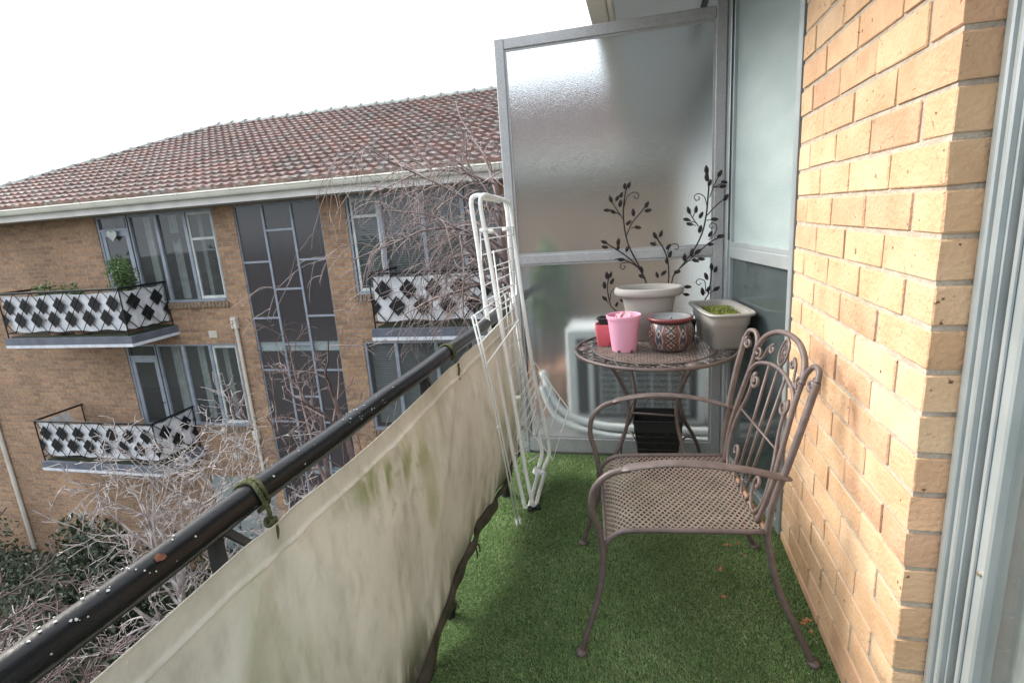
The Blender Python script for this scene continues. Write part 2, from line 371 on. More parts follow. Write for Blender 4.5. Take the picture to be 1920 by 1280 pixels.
def tag(o, label=None, cat=None, group=None, kind=None):
    if label: o['label'] = label
    if cat: o['category'] = cat
    if group: o['group'] = group
    if kind: o['kind'] = kind
    return o
def empty(name, loc, label, cat, group=None, rz=0):
    o = bpy.data.objects.new(name, None); COL.objects.link(o); o.location = loc; o.rotation_euler = (0,0,rz); o.empty_display_size = .1
    return tag(o, label, cat, group)
def cr(pts, n=6, closed=False):
    """catmull-rom through points"""
    P = [Vector(p) for p in pts]; m = len(P); out_ = []
    for i in range(m if closed else m-1):
        if closed: a, b, c, d = P[(i-1)%m], P[i], P[(i+1)%m], P[(i+2)%m]
        else: a, b, c, d = P[max(i-1,0)], P[i], P[i+1], P[min(i+2,m-1)]
        for k in range(n):
            t = k/n
            out_.append(.5*((2*b)+(c-a)*t+(2*a-5*b+4*c-d)*t*t+(3*b-a-3*c+d)*t**3))
    if not closed: out_.append(P[-1])
    return out_
def spiral2(cx, cy, r0, r1, a0, turns, n=18):
    return [(cx+(r0+(r1-r0)*i/n)*math.cos(a0+turns*2*math.pi*i/n), cy+(r0+(r1-r0)*i/n)*math.sin(a0+turns*2*math.pi*i/n)) for i in range(n+1)]

# ================================================================ SETTING
def setting():
    g = MB(); g.add([(-300,-300,-6.4),(300,-300,-6.4),(300,500,-6.4),(-300,500,-6.4)], [(0,1,2,3)])
    tag(g.build('ground', MT['ground']), 'dark planted garden soil between the two buildings', kind='structure')
    # our balcony floor slab, running on past the screen to the neighbouring balcony
    g = MB(); g.box(-.74, .70, -1.2, 6.6, -.20, -.012)
    tag(g.build('balcony_floor', MT['slabc']), kind='structure')
    # artificial grass: backing and blades in one
    g = MB(); g.box(-.735, .525, -.4, 2.80, -.0115, .004)
    nb = 165000
    y = 2.78 - (rng.random(nb)**.8)*1.9; x = -.73 + rng.random(nb)*1.25
    keep = (x > -.74) & ~((y > 2.1) & (x > .40+(2.8-y)*.17)); x = x[keep]; y = y[keep]; nb = len(x)
    d2 = np.sqrt(x**2+y**2)
    wear = .5+.5*np.sin(x*5.1+2.2*np.sin(y*2.7)+.6)*np.sin(y*3.9+1.7*np.sin(x*4.3)); h = (.006+.008*rng.random(nb))*(.65+.55*wear); w = .0008+.0007*d2*.8+.0003*rng.random(nb)
    a = rng.random(nb)*2*np.pi; lean = rng.normal(0, .006, (nb, 2)) + np.stack([.003*np.sin(y*3+1), .003*np.cos(x*5)], 1)
    dx, dy = np.cos(a)*w, np.sin(a)*w
    V = np.zeros((nb, 3, 3)); V[:,0] = np.stack([x-dx, y-dy, np.full(nb,.003)], 1); V[:,1] = np.stack([x+dx, y+dy, np.full(nb,.003)], 1)
    V[:,2] = np.stack([x+lean[:,0], y+lean[:,1], h+.003], 1)
    me = bpy.data.meshes.new('artificial_grass')
    vv = V.reshape(-1,3); fi = np.arange(nb*3).reshape(-1,3)
    bo = len(g.v)
    me.from_pydata(np.vstack([np.array(g.v), vv]).tolist(), [], g.f + (fi+bo).tolist())
    me.materials.append(MT['mat_base']); me.materials.append(MT['grass'])
    me.polygons.foreach_set('material_index', [0]*len(g.f)+[1]*nb)
    ca = me.color_attributes.new('Col', 'FLOAT_COLOR', 'CORNER')
    base = np.array([(.235,.365,.15),(.29,.43,.19),(.17,.27,.10),(.40,.50,.27),(.34,.33,.19)])
    cc = base[rng.choice(5, nb, p=[.34,.24,.2,.12,.10])]*(0.75+.5*rng.random((nb,1)))*(.86+.28*wear)[:,None]
    arr = np.ones((len(me.loops),4), np.float32); arr[sum(len(f) for f in g.f):,:3] = np.repeat(cc, 3, 0)
    ca.data.foreach_set('color', arr.ravel())
    o = bpy.data.objects.new('artificial_grass', me); COL.objects.link(o)
    tag(o, 'bright green artificial grass covering the balcony floor', 'artificial grass', kind='stuff')
setting()

# ================================================================ OPPOSITE BUILDING
YF = 9.1
def facade():
    B = empty('apartment_building', (-7, YF, -6.4), 'cream brick apartment building opposite with tiled roof and tall stair window', 'building')
    XL, XR = -19.0, 1.6
    # openings (x0,x1,z0,z1)
    ops = [(-11.12,-10.30,-.45,1.93),(-10.30,-8.20,.10,1.93),(-7.70,-5.82,-5.2,1.93),(-5.29,-2.4,.12,1.93),
           (-11.12,-10.30,-3.2,-.80),(-10.30,-8.20,-2.63,-.80),(-5.29,-2.4,-2.62,-.80),(-9.6,-7.95,-6.3,-3.85)]
    xs = sorted(set([XL,XR]+[o[0] for o in ops]+[o[1] for o in ops])); zs = sorted(set([-6.4,2.35]+[o[2] for o in ops]+[o[3] for o in ops]))
    w = MB()
    for i in range(len(xs)-1):
        for j in range(len(zs)-1):
            cx_, cz_ = (xs[i]+xs[i+1])/2, (zs[j]+zs[j+1])/2
            if any(o[0]<cx_<o[1] and o[2]<cz_<o[3] for o in ops): continue
            w.add([(xs[i],YF,zs[j]),(xs[i+1],YF,zs[j]),(xs[i+1],YF,zs[j+1]),(xs[i],YF,zs[j+1])], [(0,1,2,3)])
    for x0,x1,z0,z1 in ops:   # reveals
        d = .10
        w.add([(x0,YF,z0),(x0,YF+d,z0),(x0,YF+d,z1),(x0,YF,z1)], [(0,1,2,3)]); w.add([(x1,YF,z0),(x1,YF+d,z0),(x1,YF+d,z1),(x1,YF,z1)], [(3,2,1,0)])
        w.add([(x0,YF,z1),(x1,YF,z1),(x1,YF+d,z1),(x0,YF+d,z1)], [(3,2,1,0)]); w.add([(x0,YF,z0),(x1,YF,z0),(x1,YF+d,z0),(x0,YF+d,z0)], [(0,1,2,3)])
    w.add([(XL,YF,-6.4),(XL,17.5,-6.4),(XL,17.5,2.35),(XL,YF,2.35)], [(0,1,2,3)]); w.add([(XR,YF,-6.4),(XR,17.5,-6.4),(XR,17.5,2.35),(XR,YF,2.35)], [(3,2,1,0)])
    w.add([(XL,17.5,-6.4),(XR,17.5,-6.4),(XR,17.5,2.35),(XL,17.5,2.35)], [(0,1,2,3)])
    w.build('wall', MT['fbrick'], B)
    r_ = MB(); r_.box(XL+.1, XR-.1, YF+1.5, YF+1.6, -6.3, 2.3)
    for z in (-.44, -3.17): r_.box(XL+.1,-7.75,YF+.12,YF+1.5,z-.1,z); r_.box(-5.78,XR-.1,YF+.12,YF+1.5,z-.1,z)
    r_.box(-8.0,-7.8,YF+.12,YF+1.5,-6.3,2.3); r_.box(-5.75,-5.55,YF+.12,YF+1.5,-6.3,2.3)
    r_.build('room_interior', MT['room'], B)
    ld = MB()
    for z in (-.99, -3.72):
        ld = MB(); ld.box(-7.69,-5.83,YF+.09,YF+1.4,z,z+.20); ld.build('stair_landing', MT['soffit'], B)
    # stair window
    f = MB(); y0, y1 = YF+.02, YF+.07; t = .022
    X = [-7.70,-7.08,-6.45,-5.82]
    for x in X: f.box(max(x-t,X[0]), min(x+t,X[3]), y0, y1, -5.2, 1.93)
    f.box(X[0]+t,X[3]-t,y0+.003,y1-.003,1.89,1.93)
    S = {0:[.83,-.29,-1.38,-2.51,-3.6,-4.7],1:[1.42,.28,-.84,-1.95,-3.05,-4.2],2:[.83,-.27,-1.38,-2.51,-3.6,-4.7]}
    for k, L_ in S.items():
        for z in L_: f.box(X[k]+t,X[k+1]-t,y0+.003,y1-.003,z-.02,z+.02)
    fo = f.build('stair_window', MT['winframe'], B)
    for za,zb_,gm in ((-.788,1.91,'stairglass'),(-.99,-.79,'clear'),(-3.518,-.992,'stairglass'),(-3.72,-3.52,'clear'),(-5.18,-3.722,'stairglass')):
        p = MB(); p.box(X[0]+.01,X[3]-.01,YF+.043,YF+.047,za,zb_); p.build('pane', MT[gm], fo)
    # flat windows
    def win(x0,x1,z0,z1,mull,sashes,nm='window',transom=None,blind=False,curt=()):
        f = MB(); t=.03; y0,y1 = YF+.02,YF+.075
        f.box(x0,x0+2*t*.8,y0,y1,z0,z1); f.box(x1-2*t*.8,x1,y0,y1,z0,z1); f.box(x0+.048,x1-.048,y0+.003,y1-.003,z1-.045,z1); f.box(x0+.048,x1-.048,y0-.03,y1-.003,z0,z0+.045)
        for m_ in mull: f.box(m_-.035,m_+.035,y0,y1,z0+.045,z1-.045)
        fo = f.build(nm, MT['winframe'], B)
        s_ = MB()
        for a,b,tr in sashes:
            for q in (a,b-.045): s_.box(q,q+.045,YF+.045,YF+.085,z0+.05,z1-.05)
            s_.box(a+.045,b-.045,YF+.047,YF+.083,z0+.05,z0+.11); s_.box(a+.045,b-.045,YF+.047,YF+.083,z1-.10,z1-.05)
            if tr is not None: s_.box(a+.045,b-.045,YF+.047,YF+.083,tr-.025,tr+.025)
        if sashes: s_.build('sash', MT['winwhite'], fo)
        p = MB(); p.box(x0+.02,x1-.02,YF+.060,YF+.064,z0+.02,z1-.02); p.build('pane', MT['clear'], fo)
        if blind:
            b_ = MB(); z = z1-.1
            while z > z0+.1:
                b_.box(x0+.07,x1-.07,YF+.17,YF+.195,z,z+.004, ) ; b_.add([(x0+.07,YF+.16,z),(x1-.07,YF+.16,z),(x1-.07,YF+.185,z+.032),(x0+.07,YF+.185,z+.032)],[(0,1,2,3)]); z -= .045
            b_.build('venetian_blind', MT['blind'], fo)
        for a,b in curt:
            c_ = MB(); n_=int((b-a)/.02); 
            P_=[(a+(b-a)*i/n_, YF+.30+.03*math.sin(i*1.1)+.012*math.sin(i*2.7)) for i in range(n_+1)]
            for i in range(n_): c_.add([(P_[i][0],P_[i][1],z0+.03),(P_[i+1][0],P_[i+1][1],z0+.03),(P_[i+1][0],P_[i+1][1],z1-.06),(P_[i][0],P_[i][1],z1-.06)],[(0,1,2,3)])
            c_.build('curtain', MT['curtain'], fo)
        return fo
    win(-10.30,-8.20,.10,1.93,[-9.60,-8.90],[(-8.86,-8.25,1.36)],curt=[(-10.2,-10.0),(-9.56,-9.38),(-8.85,-8.74)])
    win(-5.29,-2.4,.12,1.93,[-4.62,-3.80,-3.05],[(-5.22,-4.66,1.55)],blind=True)
    win(-10.30,-8.20,-2.63,-.80,[-9.60,-8.90],[(-8.86,-8.25,None)],curt=[(-10.2,-9.95),(-9.5,-9.3),(-8.85,-8.72)])
    win(-5.29,-2.4,-2.62,-.80,[-4.62,-3.80,-3.05],[],blind=True)
    # brick sills
    for x0,x1,z in ((-10.30,-8.17,.10),(-5.32,-2.37,.12),(-10.30,-8.17,-2.63),(-5.32,-2.37,-2.62)):
        s_ = MB(); x=x0
        while x < x1-.02: s_.bbox(x,min(x+.076,x1),YF-.045,YF+.05,z-.13,z-.012,.006); x += .086
        s_.build('window_sill', MT['sill'], B)
    # balcony doors
    for z0,z1 in ((-.40,1.93),(-3.13,-.80)):
        f = MB(); x0,x1=-11.12,-10.30
        f.box(x0,x0+.05,YF+.02,YF+.08,z0,z1); f.box(x1-.05,x1,YF+.02,YF+.08,z0,z1); f.box(x0+.05,x1-.05,YF+.023,YF+.077,z1-.04,z1); f.box(x0+.05,x1-.05,YF+.023,YF+.077,z1-.30,z1-.25)
        fo = f.build('door_frame', MT['winframe'], B)
        d = MB(); a,b,zt = x0+.055,x1-.055,z1-.305
        d.box(a,a+.09,YF+.035,YF+.07,z0,zt); d.box(b-.09,b,YF+.035,YF+.07,z0,zt); d.box(a+.09,b-.09,YF+.037,YF+.068,zt-.1,zt); d.box(a+.09,b-.09,YF+.037,YF+.068,z0,z0+.5)
        do = d.build('door', MT['winframe'], fo)
        p = MB(); p.box(a+.05,b-.05,YF+.050,YF+.054,z0+.4,z1-.02); p.build('pane', MT['clear'], fo)
        h = MB(); h.tube([(b-.045,YF+.035,z0+1.0),(b-.045,YF+.0,z0+1.0),(b-.13,YF-.0,z0+1.0)],.009,8); h.build('door_handle', MT['black'], fo, True)
    # roof: courses of wavy tiles
    ye, ze, yr, zr, xh = 8.50, 2.21, 13.30, 4.30, -11.2
    L_ = math.hypot(yr-ye, zr-ze); nrow = 20; tw = .20
    ny, nz = -(zr-ze)/L_, (yr-ye)/L_
    def prof(u):    # roman tile profile 0..1
        u %= 1; return .028*(.5+.5*math.cos(2*math.pi*u))**1.4
    t = MB()
    for k in range(nrow):
        s0, s1 = L_*k/nrow, L_*(k+1)/nrow + .03
        yA, zA = ye+(yr-ye)*s0/L_, ze+(zr-ze)*s0/L_; yB, zB = ye+(yr-ye)*min(s1,L_)/L_, ze+(zr-ze)*min(s1,L_)/L_
        xl = xh-(yr-yA)-.05; xr = 2.1; n_ = int((xr-xl)/tw)
        off = 0
        for i in range(-1, n_+1):
            xa = xr-(i+1)*tw+off
            tone = random.choice([(.25,.15,.13),(.235,.145,.128),(.27,.16,.14),(.225,.15,.135),(.24,.17,.155),(.20,.16,.15)]); q = (.82+.22*random.random())*(1+.12*math.sin(xa*1.3)*math.sin(k*.5))
            t.cur = tuple(c*q for c in tone); dl = random.uniform(-.006,.006); dn = random.uniform(0,.006)
            vs = []; m_ = 6
            for j in range(m_+1):
                x = xa + tw*j/m_
                h = prof(j/m_)
                xlim = xh-(yr-yA); xlb = xh-(yr-yB)
                for (yy,zz,hh,lim) in ((yA,zA,-.02,xlim),(yA+dl,zA,h+.060+dn,xlim),(yB,zB,h+.002,xlb)):
                    vs.append((max(x,lim), yy+ny*hh, zz+nz*hh))
            fs = []
            for j in range(m_): fs += [(j*3,(j+1)*3,(j+1)*3+1,j*3+1),(j*3+1,(j+1)*3+1,(j+1)*3+2,j*3+2)]
            if xa+tw < xh-(yr-yA)-.02: continue
            t.add(vs, fs)
    # back slope and hip end, plain
    t.cur = (.35,.2,.15)
    t.add([(xh,yr,zr),(2.1,yr,zr),(2.1,18.1,ze),(xh-4.8,18.1,ze)], [(3,2,1,0)])
    t.add([(xh,yr,zr),(xh-4.8,ye,ze),(xh-4.8,18.1,ze)], [(0,1,2)])
    ro = t.build('roof', MT['tile'], B, 35, col=True)
    rc = MB()
    def caps(A, Bp, seg=.42, r=.12):
        A, Bp = Vector(A), Vector(Bp); L2 = (Bp-A).length; n_ = int(L2/seg); d = (Bp-A)/n_
        for i in range(n_):
            a = A+d*i; b = A+d*(i+1)*1.0
            rc.tube([a, a+d*.88, a+d*.88, b+d*.03], [r, r*.92, r*1.18, r*1.18], 10, cap=True)
    caps((2.1,yr,zr-.02),(xh,yr,zr-.02)); caps((xh,yr,zr-.02),(xh-4.75,ye+.05,ze))
    rc.build('ridge_capping', MT['ridge'], ro, 40)
    gt = MB(); 
    gp = [(ye-.13,ze-.03),(ye-.145,ze-.03),(ye-.15,ze-.045),(ye-.135,ze-.06),(ye-.125,ze-.10),(ye-.10,ze-.135),(ye-.03,ze-.14),(ye+.0,ze-.14),(ye+.0,ze-.01),(ye-.012,ze-.01),(ye-.012,ze-.12),(ye-.09,ze-.12),(ye-.115,ze-.04)]
    gt.prism([(xh-4.9,y,z) for y,z in gp], (2.2-(xh-4.9),0,0)); go = gt.build('gutter', MT['gutter'], ro, 30, recalc=True)
    x = -15.0
    while x < 2: gb = MB(); gb.box(x,x+.03,ye-.155,ye-.02,ze-.028,ze-.018); gb.box(x+.005,x+.025,ye-.16,ye-.147,ze-.06,ze-.018); gb.build('gutter_bracket', MT['gutter'], ro); x += 1.13
    fs_ = MB(); fs_.box(xh-4.8,2.1,ye+.003,ye+.025,ze-.26,ze+.02); fs_.build('fascia', MT['fascia'], ro)
    sf = MB(); sf.box(xh-4.8,2.1,ye+.026,YF+.02,ze-.255,ze-.24); sf.build('soffit', MT['fascia'], ro)
    # balconies
    def balcony(x0,x1,zt,right_end=True, seed=0):
        yb = 8.0; s_ = MB(); s_.box(x0,x1,yb,YF-.001,zt-.14,zt); s_.box(x0+.25,x1-.25,yb+.25,YF-.001,zt-.20,zt-.141)
        b = s_.build('balcony', MT['slabtop'], B)
        e = MB(); e.box(x0-.004,x1+.004,yb-.006,YF-.003,zt-.20,zt-.142); e.build('slab_edge', MT['slabedge'], b)
        g = MB(); g.box(x0+.08,x1-.08,yb+.08,YF-.02,zt+.001,zt+.03); g.build('green_matting', MT['leafdark'], b)
        m = MB(); yr_ = yb+.05; zt2 = zt+.92; zb = zt+.10; xa, xb = x0+.05, x1-.10
        m.tube([(xa,YF,zt2),(xa,yr_,zt2),(xb,yr_,zt2),(xb,YF,zt2)],.022,6); m.tube([(xa,YF,zb),(xa,yr_,zb),(xb,yr_,zb),(xb,YF,zb)],.010,5)
        for q in ((xa,yr_),(xb,yr_),(xa,YF-.03),(xb,YF-.03)): m.tube([(*q,zt),(*q,zt2)],.014,5)
        def lat(A, Bp, n_):
            A, Bp = Vector(A), Vector(Bp); H = zt2-zb; nrm = (Bp-A).cross(Vector((0,0,1))).normalized(); d = (Bp-A)/n_
            for i in range(-2, n_+2):
                for sgn in (1,-1):
                    # diagonals over one and a half cells, clipped to the panel
                    u0, u1 = i+.5, i+.5+1.5*sgn
                    a0, a1 = 0, 1
                    P0 = (u0, 0); P1 = (u1, 1)
                    pts = []
                    for tt in np.linspace(0,1,13):
                        uu = P0[0]+(P1[0]-P0[0])*tt
                        if -.001 <= uu <= n_+.001: pts.append(A+d*uu+Vector((0,0,zb-A.z))+Vector((0,0,H*tt)))
                    if len(pts) > 1: m.tube([pts[0],pts[-1]],.010,4)
            for i in range(n_+1):
                for (uu,tt) in ((i+.5,.667),(i,.333)):
                    if uu > n_+.01: continue
                    c = A+d*uu+Vector((0,0,zb-A.z+H*tt)); hw = d.normalized()*.155; hh = Vector((0,0,.17)); pp=[c-hw,c-hh,c+hw,c+hh]
                    if uu < .2: pp=[c-hh,c+hw,c+hh]
                    if uu > n_-.2: pp=[c-hh,c+hh,c-hw]
                    m.prism([p-nrm*.004+Vector((0,0,0)) for p in pp], nrm*.008)
        w_ = xb-xa
        lat((xa,yr_,zb),(xb,yr_,zb),7); lat((xb,yr_,zb),(xb,YF-.02,zb),2)
        m.build('railing', MT['black'], b, recalc=True)
        c_ = MB()
        def sheet(A, Bp, n_, droop, top=-.05):
            A, Bp = Vector(A), Vector(Bp); vs=[]; fs=[]; nr=6; nrm=(Bp-A).cross(Vector((0,0,1))).normalized()
            for i in range(n_+1):
                u=i/n_
                zt_ = zt2+top-droop*math.sin(math.pi*u*2.0)**2*.5 - .01*random.random(); zl=zb+.02+.015*math.sin(u*23+seed)
                for j in range(nr+1):
                    v=j/nr; p=A+(Bp-A)*u; off=.012*math.sin(u*40+seed)*(1-v)+.014*math.sin(u*17+v*5+seed)
                    vs.append((p.x-nrm.x*off,p.y-nrm.y*off,zl+(zt_-zl)*v))
            for i in range(n_):
                for j in range(nr): a=i*(nr+1)+j; fs.append((a,a+nr+1,a+nr+2,a+1))
            c_.add(vs,fs)
        sheet((xa+.03,yr_+.05,zb),(xb-.05,yr_+.05,zb),60,.05); sheet((xb-.05,yr_+.05,zb),(xb-.05,YF-.05,zb),20,.03)
        if seed == 2: sheet((xa+.04,yr_+.06,zb),(xa+.04,YF-.35,zb),12,.0,-.05)
        c_.build('privacy_cloth', MT['cloth'], b, 'all')
        return b
    balcony(-12.83,-9.56,-.38,seed=1); balcony(-12.80,-9.52,-3.12,seed=2); balcony(-4.46,-1.2,-.33,seed=3)
    # downpipes and vents
    for x, ztp, zbt in ((-8.08,-.42,-6.3),(-15.6,2.0,-6.3)):
        m=MB(); m.tube([(x,YF-.05,ztp),(x,YF-.05,zbt)],.035 if x>-10 else .05,8)
        if x>-10: m.box(x-.07,x+.05,YF-.10,YF-.012,ztp-.05,ztp+.18)
        if x>-10: m.box(x-.06,x+.06,YF-.10,YF-.012,-2.9,-2.7)
        m.build('downpipe', MT['timber'], B, 40)
    for z in (-.60,-3.33):
        m=MB(); m.box(-8.82,-8.62,YF-.012,YF-.001,z-.07,z+.08)
        for k in range(4): m.box(-8.80,-8.64,YF-.020,YF-.012,z-.055+k*.034,z-.04+k*.034)
        m.build('wall_vent', MT['timber'], B)
    # ground floor double door
    m=MB(); 
    for i in range(3): m.bbox(-9.6+i*.55+.01,-9.6+(i+1)*.55-.01,YF+.03,YF+.07,-6.3,-3.87,.01)
    go=m.build('garage_door', MT['garage'], B)
    m=MB(); m.box(-7.9,-5.7,YF-.6,YF,-5.3,-5.2); m.build('entrance_canopy', MT['slabedge'], B)
    return B
facade()

# things on the opposite building
def leafcloud(mb, c, rad, n, ls, flat=1.0, seed=0, shell=.4):
    rs = np.random.default_rng(seed)
    for _ in range(n):
        d = rs.normal(size=3); d /= np.linalg.norm(d); r = rs.random()**shell
        p = Vector(c)+Vector((d[0]*rad[0]*r, d[1]*rad[1]*r, d[2]*rad[2]*r))
        a = Vector(rs.normal(size=3)).normalized(); b = a.orthogonal().normalized(); l = ls*(.6+.8*rs.random())
        mb.add([p-a*l, p+b*l*.38, p+a*l, p-b*l*.38], [(0,1,2,3)])
def potted(name, loc, h, rad, n, ls, label, cat, seed, pot=True):
    e = empty(name, loc, label, cat); x,y,z = loc
    if pot:
        p = MB(); p.lathe([(.0,z),(.13,z),(.17,z+.30),(.185,z+.30),(.185,z+.34),(.16,z+.34),(.15,z+.30),(0,z+.29)],16,(x,y)); p.build('pot', MT['terr'], e, 40)
    s = MB()
    for k in range(7):
        a = k*.9; s.tube(cr([(x,y,z+.28),(x+.05*math.cos(a),y+.05*math.sin(a),z+.28+h*.4),(x+rad*.6*math.cos(a),y+rad*.6*math.sin(a),z+.28+h*.8)],4),[.012]*5+[.008]*4,5)
    s.build('stem', MT['bark2'], e)
    f = MB(); cs = [(0,0,0,1)]+[(random.uniform(-.6,.6),random.uniform(-.4,.4),random.uniform(-.5,.7),random.uniform(.35,.6)) for _ in range(7)]
    for i,(a,b,c_,q) in enumerate(cs): leafcloud(f,(x+a*rad,y+b*rad,z+.3+h*.62+c_*h*.4),(rad*q*.8,rad*q*.8,h*.4*q),int(n*q*.4),ls,seed=seed+i)
    f.build('foliage', MT['leaf'], e)
potted('potted_shrub',(-9.95,8.45,-.35),1.15,.38,900,.032,'bushy green shrub in a pot on the upper left balcony','potted plant',11)
for i,(x,rd,hh,lb) in enumerate(((-11.75,.32,.14,'low ferny plant trailing over the upper left balcony rail, left of the shrub'),(-11.1,.26,.18,'low leafy plant behind the upper left balcony rail, nearest the shrub'))):
    potted('balcony_plant',(x,8.3,-.35),.62+hh,rd,260,.03,lb,'plant',40+i)
def heart(loc, s, label, m, nm='hanging_heart'):
    e = MB(); pts=[]
    for i in range(28):
        t=2*math.pi*i/28; pts.append((loc[0]+s*.062*16*math.sin(t)**3, loc[1], loc[2]+s*.062*(13*math.cos(t)-5*math.cos(2*t)-2*math.cos(3*t)-math.cos(4*t))))
    e.prism(pts,(0,.02,0)); e.tube([(loc[0],loc[1]+.01,loc[2]+s*.5),(loc[0],loc[1]+.01,1.88)],.003,4)
    tag(e.build(nm, m, None, loc=loc, recalc=True), label, 'ornament')
heart((-10.72,YF-.03,1.55),.13,'white heart ornament hanging before the upper left balcony door',MT['winwhite'])
heart((-9.3,YF+.10,1.42),.12,'dark heart ornament hanging inside the upper left window',MT['black'])
m=MB(); m.bbox(-9.32,-9.0,YF+.7,YF+.95,-2.9,-2.1,.03)
tag(m.build('pink_cushion', mat('dusty pink fabric',(.35,.10,.12),None,rough=.9), None, loc=(-9.2,YF+.8,-2.9)), 'dusty pink cushion seen through the lower left window', 'cushion')

# ================================================================ TREES
class Tree:
    def __init__(s, seed): s.m = [MB(), MB()]; s.r = random.Random(seed)
    def branch(s, p, d, L, r, lvl, P):
        """P: levels, per-level kids, wobble, gravity"""
        rn = s.r; n = P['seg'][lvl]; pts=[p.copy()]; dirs=[d.copy()]; rad=[r]
        d = d.normalized()
        for i in range(n):
            w = P['wob'][lvl]
            d = (d + Vector((rn.gauss(0,w),rn.gauss(0,w),rn.gauss(0,w))) + Vector((0,0,P['grav'][lvl]))).normalized()
            p = p + d*(L/n); pts.append(p.copy()); dirs.append(d.copy()); rad.append(max(r*(1-.72*(i+1)/n), P['rmin']))
        s.m[0 if lvl < P['split'] else 1].tube(pts, rad, 6 if lvl==0 else (4 if lvl < 3 else 3), cap=False)
        if lvl+1 < P['lv']:
            k = P['kids'][lvl]
            for j in range(k):
                t = P['start'][lvl]+(1-P['start'][lvl])*(j+rn.random())/k; i = min(int(t*n), n-1); q = pts[i].lerp(pts[i+1], t*n-i)
                dd = dirs[i+1]; o = dd.orthogonal().normalized(); o.rotate(Matrix.Rotation(rn.random()*6.283,3,dd))
                a = R(rn.uniform(*P['ang'])); nd = dd*math.cos(a)+o*math.sin(a)
                nd = nd+Vector((0,0,P['up'][lvl])); b = P.get('bias')
                if b: nd = nd+Vector(b)*(1 if lvl==0 else .2)
                s.branch(q, nd.normalized(), L*P['len'][lvl]*rn.uniform(.6,1.15), max(rad[i]*.62, P['rmin']), lvl+1, P)
def bare_tree(name, base, top, P, label, seed, m1, m2, cat='tree'):
    e = empty(name, base, label, cat); t = Tree(seed)
    t.branch(Vector(base), (Vector(top)-Vector(base)), (Vector(top)-Vector(base)).length, P['r0'], 0, P)
    t.m[0].build('trunk', m1, e, 'all'); t.m[1].build('crown', m2, e, 'all')
    return e
PL = dict(lv=5, seg=(9,8,7,6,5), wob=(.06,.12,.15,.15,.15), grav=(0,.02,.01,.0,.0), kids=(11,6,5,4), start=(.62,.15,.15,.15), len=(.34,.52,.48,.50), ang=(35,70), up=(.14,.14,.10,.06), r0=.09, rmin=.0040, split=2)
for base,top,kw,lb,sd,mm,m2 in (
  ((-5.6,3.7,-6.4),(-5.4,3.6,-1.6),{},'large pale leafless tree at the far left below the lower left balcony',3,'bark','bark'),
  ((-4.3,3.2,-6.4),(-4.1,3.1,-1.85),{},'pale leafless tree standing in front of the lower left balcony corner',12,'bark','bark'),
  ((-4.6,2.3,-6.4),(-4.3,2.1,-2.0),dict(len=(.36,.52,.48,.50)),'pale leafless tree nearest the camera at the lower left corner',17,'bark','bark'),
  ((-2.9,2.4,-6.4),(-2.8,2.3,-1.45),dict(kids=(11,6,5,4)),'leafless tree with brownish twigs directly beneath the handrail',33,'bark','bark2'),
  ((-3.5,4.4,-6.4),(-3.6,4.5,-.6),dict(kids=(6,4,3,3),up=(.35,.15,.1,.05),rmin=.003,len=(.30,.55,.5,.5)),'thin brown leafless tree rising before the tall stair window',21,'bark2','bark2'),
  ((-2.3,4.9,-6.4),(-2.6,5.0,-.3),dict(kids=(4,3,3,3),up=(.35,.15,.1,.05),rmin=.003,len=(.24,.55,.5,.5)),'thin leafless sapling before the right hand ground windows',29,'bark2','barkred')):
    bare_tree('bare_tree',base,top,dict(PL,**kw),lb,sd,MT[mm],MT[m2])
# weeping tree, hanging twigs
PW = dict(lv=4, seg=(8,12,14,9), wob=(.012,.07,.09,.12), grav=(0,-.045,-.13,-.10), kids=(15,11,6), start=(.80,.20,.1), len=(.20,.60,.42), ang=(40,85), up=(.08,.10,0), r0=.08, rmin=.0026, split=1, bias=(-.75,-.15,.1))
bare_tree('weeping_tree',(-1.25,6.1,-6.4),(-1.25,6.0,1.75),PW,'leafless weeping tree with fine hanging twigs beside the frosted screen',5,MT['bark2'],MT['barkred'])
# ivy and shrubs at the foot, left
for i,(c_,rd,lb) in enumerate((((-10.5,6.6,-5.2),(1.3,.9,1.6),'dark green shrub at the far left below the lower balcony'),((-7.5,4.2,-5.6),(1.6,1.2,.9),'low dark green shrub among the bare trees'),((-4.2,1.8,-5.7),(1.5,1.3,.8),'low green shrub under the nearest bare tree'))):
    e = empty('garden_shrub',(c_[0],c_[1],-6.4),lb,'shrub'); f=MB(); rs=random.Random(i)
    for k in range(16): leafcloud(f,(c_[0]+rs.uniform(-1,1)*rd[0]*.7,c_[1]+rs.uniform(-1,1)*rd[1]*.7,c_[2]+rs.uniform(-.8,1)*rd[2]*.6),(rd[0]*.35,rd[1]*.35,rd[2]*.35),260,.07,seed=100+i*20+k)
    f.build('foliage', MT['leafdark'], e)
    s_=MB()
    for k in range(5): s_.tube([(c_[0],c_[1],-6.4),(c_[0]+rd[0]*.5*math.cos(k*1.3),c_[1]+rd[1]*.5*math.sin(k*1.3),c_[2]+rd[2]*.4)],[.04,.015],5)
    s_.build('stem', MT['bark2'], e)

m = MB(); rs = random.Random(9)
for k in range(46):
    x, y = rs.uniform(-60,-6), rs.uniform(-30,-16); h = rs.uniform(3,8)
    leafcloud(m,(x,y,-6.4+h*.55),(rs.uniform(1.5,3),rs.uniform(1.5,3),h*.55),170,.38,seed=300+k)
tag(m.build('distant_trees', MT['leafdark']),'row of dark garden trees far behind the viewpoint, mirrored in the opposite windows','trees',kind='stuff')

